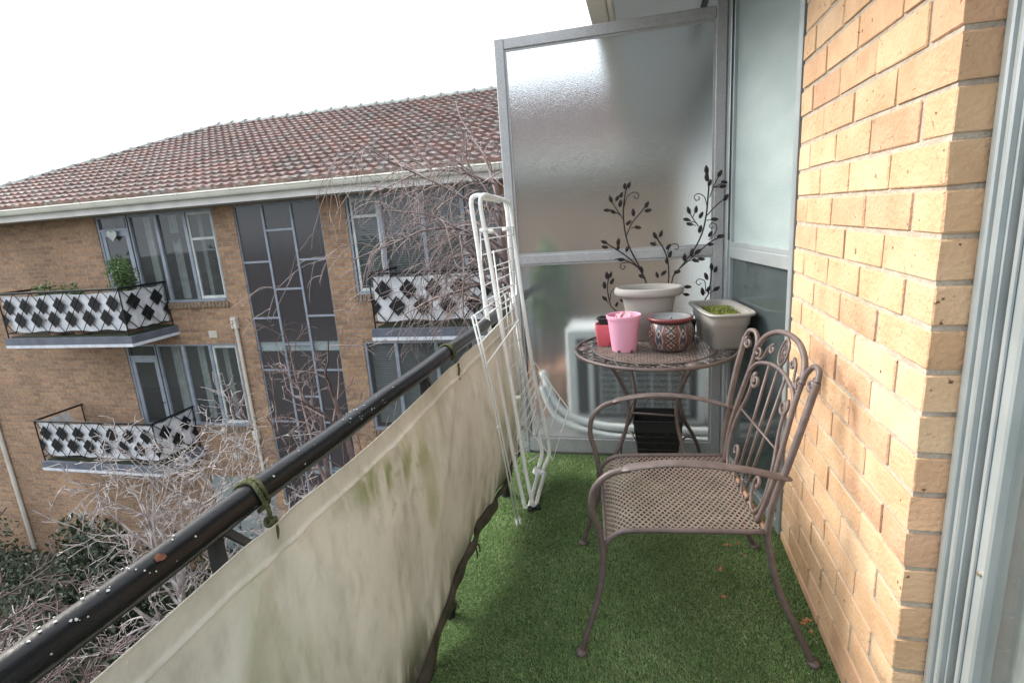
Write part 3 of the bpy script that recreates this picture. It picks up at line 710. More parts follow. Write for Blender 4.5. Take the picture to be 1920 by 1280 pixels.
m = MB(); rs = random.Random(19)  # leaf mass added as a dark backdrop, standing in for courtyard shade
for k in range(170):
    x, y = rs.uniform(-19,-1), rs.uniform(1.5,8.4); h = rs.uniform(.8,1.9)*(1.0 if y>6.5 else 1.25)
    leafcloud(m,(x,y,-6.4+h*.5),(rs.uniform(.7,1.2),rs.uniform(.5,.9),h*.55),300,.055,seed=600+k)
tag(m.build('shade_ground_cover', MT['leafdark']),'added low shrubbery, coloured dark for the deep shade of the courtyard between the buildings','ground cover',kind='stuff')

# ================================================================ FROSTED SCREEN
YS = 2.82
def screen():
    e = empty('privacy_screen',(-.16,YS,0),'tall aluminium framed frosted glass screen closing the balcony end','screen')
    xL, xR, zt = -.704, .385, 2.196
    f = MB(); f.bbox(xL,xL+.048,YS,YS+.045,-.19,zt,.003); f.bbox(xR-.048,xR,YS,YS+.045,0.0,2.36,.003)
    f.bbox(xL+.048,xR-.048,YS+.002,YS+.043,zt-.05,zt,.003); f.bbox(xL+.048,xR-.048,YS+.002,YS+.043,1.085,1.132,.003); f.bbox(xL+.048,xR-.048,YS+.002,YS+.043,.008,.088,.003)
    # glazing beads
    for z0,z1 in ((1.132,zt-.05),(.088,1.085)):
        f.box(xL+.048,xL+.058,YS+.010,YS+.018,z0,z1); f.box(xR-.058,xR-.048,YS+.010,YS+.018,z0,z1); f.box(xL+.058,xR-.058,YS+.010,YS+.018,z1-.01,z1); f.box(xL+.058,xR-.058,YS+.010,YS+.018,z0,z0+.01)
    f.build('frame', MT['alu'], e, 30)
    for z0,z1 in ((1.128,zt-.046),(.084,1.089)):
        p = MB(); p.box(xL+.045,xR-.045,YS+.020,YS+.026,z0,z1); p.build('pane', MT['frost'], e)
screen()
def side_window():
    A = Vector((.392,2.815,0)); Bv = Vector((.527,2.118,0)); d = (Bv-A); Lw = d.length; d.normalize(); n = Vector((-d.y*-1, d.x*-1, 0))
    n = Vector((d.y, -d.x, 0)); 
    if n.x > 0: n = -n
    mtx = Matrix(((d.x, -n.x, 0, A.x),(d.y, -n.y, 0, A.y),(0,0,1,0),(0,0,0,1)))   # local x along wall, y away from us
    e = empty('side_window',tuple(A.lerp(Bv,.5)),'narrow window beside the brick pier, frosted above and dark glass below','window')
    zt = 2.45
    f = MB()
    f.bbox(0,.035,-.004,.05,0,zt,.003,mtx); f.bbox(.035,.05,.006,.05,.02,zt,.002,mtx); f.bbox(.06,.0 +.10,.0,.05,0.02,zt,.003,mtx) if False else None
    f.bbox(Lw-.03,Lw-.002,-.006,.05,0,zt,.003,mtx)
    f.bbox(.05,Lw-.03,0,.05,1.075,1.128,.003,mtx); f.bbox(.05,Lw-.03,.006,.05,1.128,1.15,.002,mtx); f.bbox(.05,Lw-.03,0,.05,0.0,.05,.003,mtx); f.bbox(.05,Lw-.03,0,.05,zt-.05,zt,.003,mtx)
    f.build('frame', MT['alu_light'], e, 30)
    k = MB(); k.box(.3865,.402,2.826,2.875,0,2.36); k.build('corner_strip', MT['alu'], e)
    p = MB(); p.box(.04,Lw-.02,.022,.028,1.14,zt-.03,mtx); p.build('pane', MT['frostside'], e)
    p = MB(); p.box(.04,Lw-.02,.022,.028,.04,1.09,mtx); p.build('pane', MT['darkglass'], e)
    g = MB(); g.tube([mtx@Vector((.042,.0,1.16)),mtx@Vector((.042,.0,zt-.06))],.0035,5); g.build('seal', MT['alu_dark'], e)
side_window()

# ================================================================ BRICK PIER
def pier():
    e = empty('brick_pier',(.64,1.63,0),'cream textured brick pier between the side window and the sliding door','wall')
    x0, x1, y0, y1, z1 = .525, .80, 1.14, 2.104, 2.50
    m = MB(); m.box(x0+.0042,x1-.0042,y0+.0042,y1-.002,-.01,z1)
    m.build('mortar', MT['mortar'], e)
    b = MB(); rs = random.Random(4); H=.086; k=0; z=.003-.040
    tones = [(.65,.435,.265),(.66,.45,.28),(.64,.42,.255),(.655,.435,.27),(.665,.475,.31),(.63,.41,.255),(.60,.375,.24),(.65,.44,.275)]
    def brick(xa,xb,ya,yb,za,zb):
        t = rs.choice(tones); q = rs.uniform(.93,1.04); b.cur = tuple(c*q for c in t)
        # subdivided, slightly irregular outer skin
        o = len(b.v); j=lambda s_: rs.uniform(-s_,s_)
        b.bbox(xa+j(.0015),xb,ya+j(.0012),yb+j(.0012),za+j(.001),zb+j(.001),rs.uniform(.0015,.003), Matrix.Rotation(j(.004),4,'X') if False else None)
        for i in range(o,len(b.v)):
            v=b.v[i]; b.v[i]=(v[0]+j(.0009),v[1]+j(.0014),v[2]+j(.0014))
    while z < z1:
        za, zb = max(z,.001), z+.0745
        if k%2==0: y=y0; w0=.23
        else: y=y0; w0=.11
        first=True
        while y < y1-.02:
            w = w0 if first else .23
            if k==3 and not first and rs.random()<.2: w=.08
            yb = min(y+w, y1)
            # corner bricks show their return face
            if first: brick(x0, x0+(.11 if k%2==0 else .23), y0, yb, za, zb)
            else: brick(x0, x0+.11, y, yb, za, zb)
            first=False; y = yb+.0115
        # return face rest
        xs = x0+(.12 if k%2==0 else .24)
        brick(xs, x1, y0, y0+.11, za, zb)
        z += H; k += 1
    o = b.build('bricks', MT['brick'], e, 30, col=True)
    md = o.modifiers.new('Bevel','BEVEL') if False else None
pier()

# ================================================================ SLIDING DOOR
def door():
    e = empty('sliding_door',(.62,.3,0),'grey aluminium sliding glass door at the right edge, by the brick pier','door')
    zt=2.3; f=MB()
    f.bbox(.583,.70,1.117,1.137,-.01,zt,.003); f.bbox(.590,.70,1.1005,1.1155,-.01,zt,.003); f.bbox(.602,.70,1.094,1.1003,-.01,zt,.001)
    f.bbox(.596,.70,-1.2,1.0935,-.01,.035,.003); f.bbox(.596,.70,-1.2,1.0935,zt-.05,zt,.003)
    f.build('door_frame', MT['alu_light'], e, 30)
    g=MB(); g.box(.625,.69,1.083,1.0937,.04,zt-.05); g.build('gasket', MT['alu_dark'], e)
    s=MB(); s.bbox(.612,.650,1.040,1.0825,.04,zt-.052,.004); s.bbox(.606,.6115,1.066,1.076,.04,zt-.052,.001); s.bbox(.612,.650,-.10,-.05,.04,zt-.052,.003); s.bbox(.614,.648,-.05,1.040,.04,.12,.003); s.bbox(.614,.648,-.05,1.040,zt-.12,zt-.053,.003)
    so_=s.build('door_leaf', MT['alu_light'], e, 30)
    p=MB(); p.box(.630,.635,-.06,1.045,.11,zt-.11); p.build('pane', MT['clear'], so_)
    l=MB(); l.bbox(.598,.612,1.060,1.078,.235,.33,.002); l.tube([(.598,1.069,.30),(.588,1.069,.295),(.586,1.069,.265)],.004,6); l.build('door_lock', MT['brass'], so_)
    sc=MB(); sc.tube([(.607,1.053,.62),(.6125,1.053,.62)],.0045,8); sc.build('screw', MT['brass'], so_)
    c=MB(); n=90; P=[(.668+.010*math.sin(i*.75)+.004*math.sin(i*2.1), -.1+1.18*i/n) for i in range(n+1)]
    for i in range(n): c.add([(P[i][0],P[i][1],.05),(P[i+1][0],P[i+1][1],.05),(P[i+1][0],P[i+1][1],2.2),(P[i][0],P[i][1],2.2)],[(0,1,2,3)])
    tag(c.build('curtain', MT['curtain'], None, 'all', loc=(.7,.4,.05)),'pale grey curtain hanging behind the sliding glass door','curtain')
    # house wall above and beyond the openings (same building)
    w=MB(); w.box(.583,.80,-1.2,1.1385,2.302,2.5); w.box(.81,.9,-1.2,2.1,0,2.5); w.box(.56,.80,2.87,8.0,-.2,2.5)
    tag(w.build('house_wall', mat('grey rendered wall',(.30,.33,.34),(.25,.27,.28),3,.9), None, loc=(.7,0,0)),'pale rendered wall of the own building continuing beyond the frosted screen','wall')
door()

# ================================================================ EAVES overhead
def eaves():
    e = empty('roof_eaves',(0,2.5,2.36),'white boxed eaves with cream gutter above the frosted screen','eaves')
    m=MB(); m.box(-.16,1.2,-.4,8.5,2.372,2.40); m.build('soffit', MT['soffit'], e)
    g=MB(); g.prism([(-.245,-.4,2.30),(-.235,-.4,2.41),(-.228,-.4,2.41),(-.222,-.4,2.315),(-.20,-.4,2.297),(-.155,-.4,2.295),(-.155,-.4,2.41),(-.1615,-.4,2.41),(-.1615,-.4,2.285),(-.20,-.4,2.283)],(0,8.9,0)); g.build('gutter', MT['timber'], e, 30, recalc=True)
    f=MB(); f.bbox(-.152,-.128,-.4,8.5,2.29,2.371,.003); f.build('fascia', MT['timber'], e)
    c=MB(); c.bbox(.32,.35,2.0,4.0,2.355,2.371,.002); c.bbox(.20,.32,2.30,2.33,2.358,2.371,.002); c.build('cover_strip', MT['alu_dark'], e)
    r=MB(); r.add([(-.2,-.4,2.41),(-.2,8.5,2.41),(4.5,8.5,4.2),(4.5,-.4,4.2)],[(3,2,1,0)]); r.build('roof', MT['ridge'], e)
eaves()

# ================================================================ RAILING
XRL, ZRL = -.67, .893
def railing():
    e = empty('balcony_railing',(XRL,1.0,0),'black painted steel balcony railing with chipped round handrail','railing')
    h=MB(); n=90; P=[(XRL,-.9+(3.58)*i/n,ZRL+.0015*math.sin(i*.5)) for i in range(n+1)]; h.tube(P,.0245,18); ho=h.build('handrail', MT['rail'], e, 40)
    # rust patches and white paint drops, slightly proud of the paint
    rs=random.Random(8)
    for nm,mt,cnt in (('rust_patch','rust',1),('paint_chips','winwhite',65)):
        q=MB()
        for k in range(cnt):
            y=rs.choice([rs.uniform(.2,1.5),rs.uniform(.35,.6),rs.uniform(1.0,1.2)]); a=rs.uniform(R(5),R(115)); s_=rs.choice([rs.uniform(.0006,.0016),rs.uniform(.0010,.0024)])
            if nm=='rust_patch': y,a,s_=.515,R(52),.008
            c=Vector((XRL+math.cos(a)*.0251,y,ZRL+math.sin(a)*.0251)); nr=Vector((math.cos(a),0,math.sin(a))); t=Vector((0,1,0)); b=nr.cross(t); pts=[]
            for i in range(9): rr=s_*rs.uniform(.6,1.2); aa=2*math.pi*i/9; w=t*math.cos(aa)*rr+b*math.sin(aa)*rr; p=c+w; dd=Vector((p.x-XRL,0,p.z-ZRL)).normalized(); pts.append(Vector((XRL,p.y,ZRL))+dd*.0250)
            q.prism([p for p in pts], nr*.0006)
        tag(q.build(nm, MT[mt], ho, recalc=True), kind='stuff' if cnt>1 else None)
    for y in (.62,1.48,2.3):
        p=MB(); p.bbox(XRL-.012,XRL+.012,y-.008,y+.008,-.01,ZRL-.02,.002); p.tube([(XRL,y,.0),(XRL+.0,y,.05)],[.022,.02],10); p.build('post', MT['black'], e)
        b=MB(); b.tube([(XRL,y+.02,ZRL-.02),(XRL-.012,y+.10,ZRL-.11),(XRL-.012,y+.16,ZRL-.20)],.008,5); b.build('brace', MT['black'], e)
    l=MB(); zb,zt=.16,.70
    for z in (zb,zt): l.tube([(XRL-.012,-.9,z),(XRL-.012,2.8,z)],.008,6)
    n_=8; d=(2.8+.9)/n_
    for i in range(-2,n_+1):
        for sg in (1,-1):
            pts=[(XRL-.012,-.9+d*(i+.5+1.5*sg*t),zb+(zt-zb)*t) for t in np.linspace(0,1,13)]; pts=[p for p in pts if -.9<=p[1]<=2.8]
            if len(pts)>1: l.tube([pts[0],pts[-1]],.005,5)
    l.build('lattice', MT['black'], e)
    q=MB()
    for i in range(n_+1):
        for uu,tt in ((i+.5,.667),(i,.333)):
            y=-.9+d*uu; z=zb+(zt-zb)*tt
            if y>2.75: continue
            q.prism([(XRL-.018,y-.13,z),(XRL-.018,y,z-.13),(XRL-.018,y+.13,z),(XRL-.018,y,z+.13)],(.004,0,0))
    q.build('diamond_plates', MT['black'], e, recalc=True)
railing()

# ================================================================ CANVAS
def canvas():
    top=[(-.6,.838),(.30,.836),(.50,.838),(.72,.846),(.90,.832),(1.15,.829),(1.45,.842),(1.70,.858),(1.95,.862),(2.25,.872),(2.60,.880)]
    bot=[(-.6,.03),(.9,.035),(1.15,.035),(1.28,.065),(1.41,.105),(1.55,.125),(1.72,.145),(1.9,.142),(2.02,.13),(2.2,.115),(2.45,.14),(2.6,.18)]
    def ip(T,y):
        ys=[a for a,_ in T]; return float(np.interp(y,ys,[b for _,b in T]))
    ny,nz=300,150; vs=[]; fs=[]
    for i in range(ny+1):
        y=-.55+3.13*i/ny
        zt=np.mean([ip(top,y+d) for d in (-.1,-.05,0,.05,.1)]); zb=np.mean([ip(bot,y+d) for d in (-.06,-.03,0,.03,.06)])
        for j in range(nz+1):
            v=(j/nz)**1.25; z=zt+(zb-zt)*v
            x=-.645+.022*math.sin(math.pi*v)**1.2*(1+.4*math.sin(y*3.1+1))
            # drape folds running from the ties, and gentle pleats near the hem
            for ty in (.71,1.70,2.55):
                dy=y-ty; x+= .006*math.exp(-(abs(dy)-v*.55)**2/.0016)*(1-v)*1.5
            x+=.004*math.sin(y*7+v*5)*v + .0025*math.sin(y*19+v*2)*v + .003*math.sin(y*3.3-v*9)
            fold=z-(zt-.052)          # stitched hem ridge
            x+=.009*math.exp(-(fold/.0045)**2) + (.005 if fold>0 else 0) - .004*math.exp(-((fold+.012)/.006)**2)
            if v>.93: x+= -.012*((v-.93)/.07)+ .006*math.sin(y*23)*((v-.93)/.07)
            vs.append((x,y,z))
    for i in range(ny):
        for j in range(nz): a=i*(nz+1)+j; fs.append((a,a+nz+1,a+nz+2,a+1))
    e=empty('canvas_banner',(-.645,1.0,.03),'long algae stained beige canvas tied along the inside of the railing','canvas')
    m=MB(); m.add(vs,fs); m.build('cloth', MT['canvas'], e, 'all')
    # rolled lower hem, crumpled and coloured darker than the cloth
    h=MB(); P=[]; rr=[]
    for i in range(ny+1):
        y=-.55+3.13*i/ny; zb=np.mean([ip(bot,y+d) for d in (-.06,-.03,0,.03,.06)])
        P.append((-.650+.006*math.sin(y*23)+.004*math.sin(y*41),y,zb-.012-.004*math.sin(y*13))); rr.append(.016+.004*math.sin(y*17)+.002*math.sin(y*53)+.020*math.exp(-((y-1.22)/.24)**2)+.008*math.exp(-((y-1.85)/.2)**2))
    h.tube(P,rr,8,flat=(1.2,.55)); h.build('rolled_hem', mat('dark hem cloth',(.035,.036,.024),(.10,.085,.065),14,.9,0,.6,60), e, 'all')
    # piping along the top edge
    t=MB(); P=[]
    for i in range(0,ny+1,2):
        y=-.55+3.13*i/ny; zt=np.mean([ip(top,y+d) for d in (-.1,-.05,0,.05,.1)]); P.append((vs[i*(nz+1)][0],y,zt))
    t.tube(P,.0016,6); t.build('top_edge', MT['canvas'], e, 'all')
canvas()
def rope(name,y,label,m,sc=1.0,z=None):
    e=empty(name,(XRL,y,ZRL),label,'rope'); r=.0042*sc; R_=.0245+r
    m2=MB()
    for off in (-.006,.005):
        P=[]
        for i in range(25):
            a=R(-60)+R(300)*i/24; P.append((XRL+math.cos(a)*R_,y+off+.003*math.sin(i*.7),ZRL+math.sin(a)*R_))
        m2.tube(P,r,7,closed=False)
    m2.build('loop',m[0],e,'all')
    k=MB(); bx=XRL+.030
    k.tube(cr([(XRL+.028,y-.002,ZRL-.005),(XRL+.034,y-.004,ZRL-.025),(bx,y,ZRL-.043),(bx-.002,y+.003,ZRL-.075),(bx+.006,y-.004,ZRL-.083),(bx+.010,y-.001,ZRL-.06),(bx+.004,y,ZRL-.045)],6),r,7)
    k.tube(cr([(bx,y+.004,ZRL-.045),(bx+.003,y+.010,ZRL-.075),(bx+.001,y+.022,ZRL-.105)],6),r*.8,7)
    P=[(bx+.008*math.cos(t),y+.008*math.sin(t),ZRL-.046+.004*math.sin(t*2.3)) for t in np.linspace(0,11,34)]; k.tube(P,r,6)
    k.build('knot',m[1],e,'all')
rope('rope_tie',.712,'mossy green rope knotted around the handrail, nearest tie',(MT['rope'],MT['rope']))
rope('rope_tie',1.700,'mossy rope tie on the handrail halfway to the clothes airer',(MT['rope'],MT['rope']),.95)
rope('rope_tie',2.52,'rope tie on the handrail behind the clothes airer',(MT['rope'],MT['rope']),.9)
k=MB(); k.tube(cr([(-.652,1.70,.145),(-.640,1.715,.125),(-.632,1.71,.09),(-.636,1.715,.07)],5),.003,6); k.tube(cr([(-.650,1.70,.14),(-.632,1.73,.12),(-.628,1.735,.085)],5),.003,6)
tag(k.build('black_tie', MT['black'], None, 'all', loc=(-.65,1.7,.145)),'black cord dangling from the lower canvas hem','cord')

# ================================================================ CLOTHES AIRER
def airer():
    e=empty('clothes_airer',(-.53,2.25,0),'folded white metal clothes airer leaning by the railing','clothes airer')
    T=.0098
    def pt(px,py,y): return at(px,py,1,y)
    def uframe(nearpts, farpts):
        m=MB(); P=[pt(*q) for q in nearpts]+[pt(*q) for q in farpts]; m.tube(cr(P,5),T,10); return m
    # two U frames: up the near leg, across the top, down the far leg
    a=uframe([(984,948,2.165),(968,880,2.17),(945,760,2.18),(915,600,2.19),(897,470,2.20),(886,400,2.20),(884,376,2.20),(893,367,2.22)],[(915,368,2.42),(938,372,2.58),(947,380,2.62),(953,420,2.62),(963,560,2.60),(985,700,2.58),(1005,800,2.56),(1016,845,2.55),(1010,875,2.50)])
    a.build('frame', MT['white'], e, 'all')
    a=uframe([(999,946,2.17),(985,880,2.18),(962,740,2.18),(938,600,2.19),(916,470,2.20),(903,400,2.20),(901,374,2.20),(908,366,2.22)],[(925,370,2.40),(950,378,2.56),(958,390,2.60),(962,430,2.62),(985,600,2.60),(1005,720,2.58),(1026,810,2.56),(1030,848,2.55),(1018,880,2.48)])
    a.build('frame', MT['white'], e, 'all')
    l=MB(); l.tube([pt(984,948,2.165),pt(992,952,2.19),pt(1010,882,2.47)],T,10); l.tube([pt(999,946,2.17),pt(1005,945,2.2),pt(1021,886,2.46)],T,10); l.build('folding_leg', MT['white'], e,'all')
    def joint(f):
        j=MB(); f(j); j.build('plastic_joint', MT['white'], e,'all')
    for q in ((1004,884,2.46),(1018,886,2.46)): joint(lambda j: j.ball(pt(*q),.016,10,6))
    joint(lambda j: j.tube([pt(1002,876,2.47),pt(1022,892,2.45)],.012,10)); joint(lambda j: j.tube([pt(905,369,2.28),pt(936,376,2.52)],.014,10))
    for q in ((907,432,2.20),(919,434,2.21),(960,674,2.60),(970,745,2.19),(948,430,2.6)):
        c=pt(*q); joint(lambda j: j.tube([c-Vector((.016,0,0)),c+Vector((.016,0,0))],.010,8))
    w=MB()
    for q in ((995,956,2.17),(1008,954,2.19)): c=pt(*q); c.z=.018; w.ball(c,.017,12,8,(1,.7,1))
    w.build('foot_cap', MT['rubber'], e,'all')
    r=.0027
    def wing(outer, rungs, closed=True, nm='wing'):
        m=MB(); m.tube([pt(*q) for q in outer],r*1.25,6,closed=closed)
        for A,Bp in rungs: m.tube([pt(*A),pt(*Bp)],r,5)
        m.build(nm, MT['white'], e,'all')
    # upper rack hanging between the legs
    def lerp(A,Bp,t): return tuple(a+(b-a)*t for a,b in zip(A,Bp))
    A,Bq,C,D=(900,430,2.2),(962,425,2.6),(968,552,2.58),(908,592,2.19)
    wing([A,Bq,C,D],[(lerp(A,D,t),lerp(Bq,C,t)) for t in (.12,.30,.48,.66,.84)])
    # left wing, hinged out over the handrail
    A,Bq,C,D=(885,594,1.80),(952,548,2.30),(972,600,2.38),(909,688,1.86)
    wing([A,Bq,C,D],[(lerp(A,D,t),lerp(Bq,C,t)) for t in (.18,.55)])
    # long folded double arm down to white end caps
    m=MB(); m.tube([pt(885,594,1.80),pt(909,690,1.86),pt(934,800,1.93),pt(968,976,2.04)],r*1.3,6); m.tube([pt(891,592,1.80),pt(914,690,1.86),pt(938,798,1.94),pt(974,974,2.05)],r*1.3,6)
    for q in ((934,800,1.93),): c=pt(*q); m.ball(c,.008,8,5)
    m.build('wing_arm', MT['white'], e,'all')
    m=MB(); m.tube([pt(967,970,2.04),pt(970,985,2.04)],.005,8); m.tube([pt(973,968,2.05),pt(976,982,2.05)],.005,8); m.build('end_cap', MT['white'], e,'all')
    # right wing hanging diagonally towards the table
    A,Bq,C,D=(1003,680,2.40),(1066,766,2.36),(1037,861,2.34),(972,780,2.38)
    wing([A,Bq,C,D],[(lerp(A,Bq,t),lerp(D,C,t)) for t in (.25,.5,.75)]+[((1053,806,2.35),(1050,812,2.35))])
    wing([(1003,680,2.40),(945,765,2.36),(950,900,2.34),(1004,770,2.38)],[(lerp((1003,680,2.40),(1004,770,2.38),t),lerp((945,765,2.36),(950,900,2.34),t)) for t in (.2,.4,.6,.8)])
    A,Bq,C,D=(958,560,2.5),(985,640,2.5),(960,860,2.4),(935,640,2.45)
    wing([A,(962,600,2.5),(975,720,2.48),(968,880,2.44),(960,860,2.4),(950,700,2.45)],[((955,600,2.47),(968,640,2.5)),((952,700,2.45),(972,740,2.48))])
    # inner wires of the two folded wings, lying between the legs
    for (a,b,c_,d) in ((930,560,962,850),(938,556,970,846),(947,552,978,836),(956,548,986,826)):
        m=MB(); m.tube([pt(a,b,2.34),pt((a+c_)/2-2,(b+d)/2,2.36),pt(c_,d,2.40)],r,5); m.build('wing_wire', MT['white'], e,'all')
    wing([(925,470,2.30),(952,466,2.5),(984,690,2.5),(958,716,2.3)],[(lerp((925,470,2.30),(958,716,2.3),t),lerp((952,466,2.5),(984,690,2.5),t)) for t in (.15,.3,.45,.6,.75,.9)])
    m=MB(); m.tube([pt(952,856,2.3),pt(990,838,2.5)],r*1.2,6); m.tube([pt(990,866,2.4),pt(1012,852,2.5)],r*1.6,6); m.build('brace', MT['white'], e,'all')
airer()

# ================================================================ expanded metal lattice
def lattice(mb, inside, mapf, u0,u1,v0,v1, cu, cv, w=.22, th=.0012):
    """diamond mesh: cells of size cu x cv, strands as quads between outer and inner diamonds"""
    nu, nv = int((u1-u0)/cu)+2, int((v1-v0)/cv)+2
    for j in range(nv*2):
        for i in range(nu):
            cx_ = u0+(i+(.5 if j%2 else 0))*cu; cy_ = v0+j*cv/2
            if not inside(cx_,cy_): continue
            o = [(-.5,0),(0,-.5),(.5,0),(0,.5)]; k=1-w*2
            O = [mapf(cx_+a*cu,cy_+b*cv) for a,b in o]; I = [mapf(cx_+a*cu*k,cy_+b*cv*k) for a,b in o]
            D = Vector((0,0,-th)); n=len(mb.v)
            vs = O+I+[p+D for p in I]
            mb.add(vs, [(0,1,5,4),(1,2,6,5),(2,3,7,6),(3,0,4,7),(4,5,9,8),(5,6,10,9),(6,7,11,10),(7,4,8,11)])

# ================================================================ TABLE
TZ=.705; TC=(.045,2.475); TR=.362
def table():
    cx_,cy_=TC; e=empty('bistro_table',(cx_,cy_,0),'round taupe wrought iron bistro table with woven mesh top and scroll border','table')
    ri=.275
    t=MB(); lattice(t, lambda u,v: u*u+v*v<(ri-.004)**2, lambda u,v: Vector((cx_+u,cy_+v,TZ+.002)), -ri,ri,-ri,ri,.027,.028,.17)
    t.build('table_top', MT['ironseat'], e)
    r=MB()
    for rad,rr in ((TR,.0085),(ri,.004)): r.tube([(cx_+rad*math.cos(a),cy_+rad*math.sin(a),TZ) for a in np.linspace(0,2*math.pi,73)[:-1]],rr,8,closed=True)
    r.build('rim', MT['iron'], e,'all')
    s=MB(); rm=(TR+ri)/2
    N_=18
    for k in range(N_):
        a0=2*math.pi*k/N_
        if k%6==3:   # oval medallion
            P=[(rm+.028*math.cos(q),.045*math.sin(q)) for q in np.linspace(0,2*math.pi,20)]
            s.tube([(cx_+p*math.cos(a0+w/rm),cy_+p*math.sin(a0+w/rm),TZ) for p,w in P],.003,5)
            vs=[(cx_+(rm+.024*math.cos(q))*math.cos(a0+.04*math.sin(q)/rm),cy_+(rm+.024*math.cos(q))*math.sin(a0+.04*math.sin(q)/rm),TZ+.001) for q in np.linspace(0,2*math.pi,17)[:-1]]
            s.prism(vs,(0,0,-.002)); continue
        sg=1 if k%2 else -1; hw=.058
        P=spiral2(-hw*.62,-.008*sg,.004,.026,R(0),1.25,16)
        P2=spiral2(hw*.62,.008*sg,.004,.026,R(180),1.25,16)
        full=P+[(0,.0)]+P2[::-1]
        s.tube([(cx_+(rm+v*sg)*math.cos(a0+u/rm),cy_+(rm+v*sg)*math.sin(a0+u/rm),TZ) for u,v in full],.0028,5)
    s.build('scroll_border', MT['iron'], e,'all')
    prof=[(.27,TZ-.005),(.215,.62),(.165,.52),(.15,.42),(.18,.31),(.235,.22),(.275,.13),(.285,.05),(.29,.008)]
    for k in range(4):
        a=R(38+90*k); m=MB(); m.tube(cr([(cx_+q*math.cos(a),cy_+q*math.sin(a),z) for q,z in prof],6),.0085,10); m.ball((cx_+.29*math.cos(a),cy_+.29*math.sin(a),.012),.014,10,6,(1,1,.7)); lg=m.build('leg', MT['iron'], e,'all')
        m=MB(); ca,sa=math.cos(a),math.sin(a)
        P=[(.26,.17),(.235,.20),(.19,.215),(.15,.19),(.135,.14),(.13,.06),(.145,.03),(.165,.035),(.165,.055),(.152,.052)]
        m.tube(cr([(cx_+q*ca,cy_+q*sa,z) for q,z in P],5),.005,7); m.build('scroll', MT['iron'], lg,'all')
    b=MB()
    for k in range(2):
        a=R(38+90*k); b2=MB(); b2.tube([(cx_-.22*math.cos(a),cy_-.22*math.sin(a),.625),(cx_+.22*math.cos(a),cy_+.22*math.sin(a),.625+.012*k)],.006,6); b2.build('cross_brace', MT['iron'], e,'all')
    for k in range(4):
        a=R(38+90*k); a2=R(128+90*k); b.tube([(cx_+.152*math.cos(a),cy_+.152*math.sin(a),.42),(cx_+.152*math.cos(a2),cy_+.152*math.sin(a2),.42)],.005,6)
    b.build('leg_stretcher', MT['iron'], e,'all')
table()

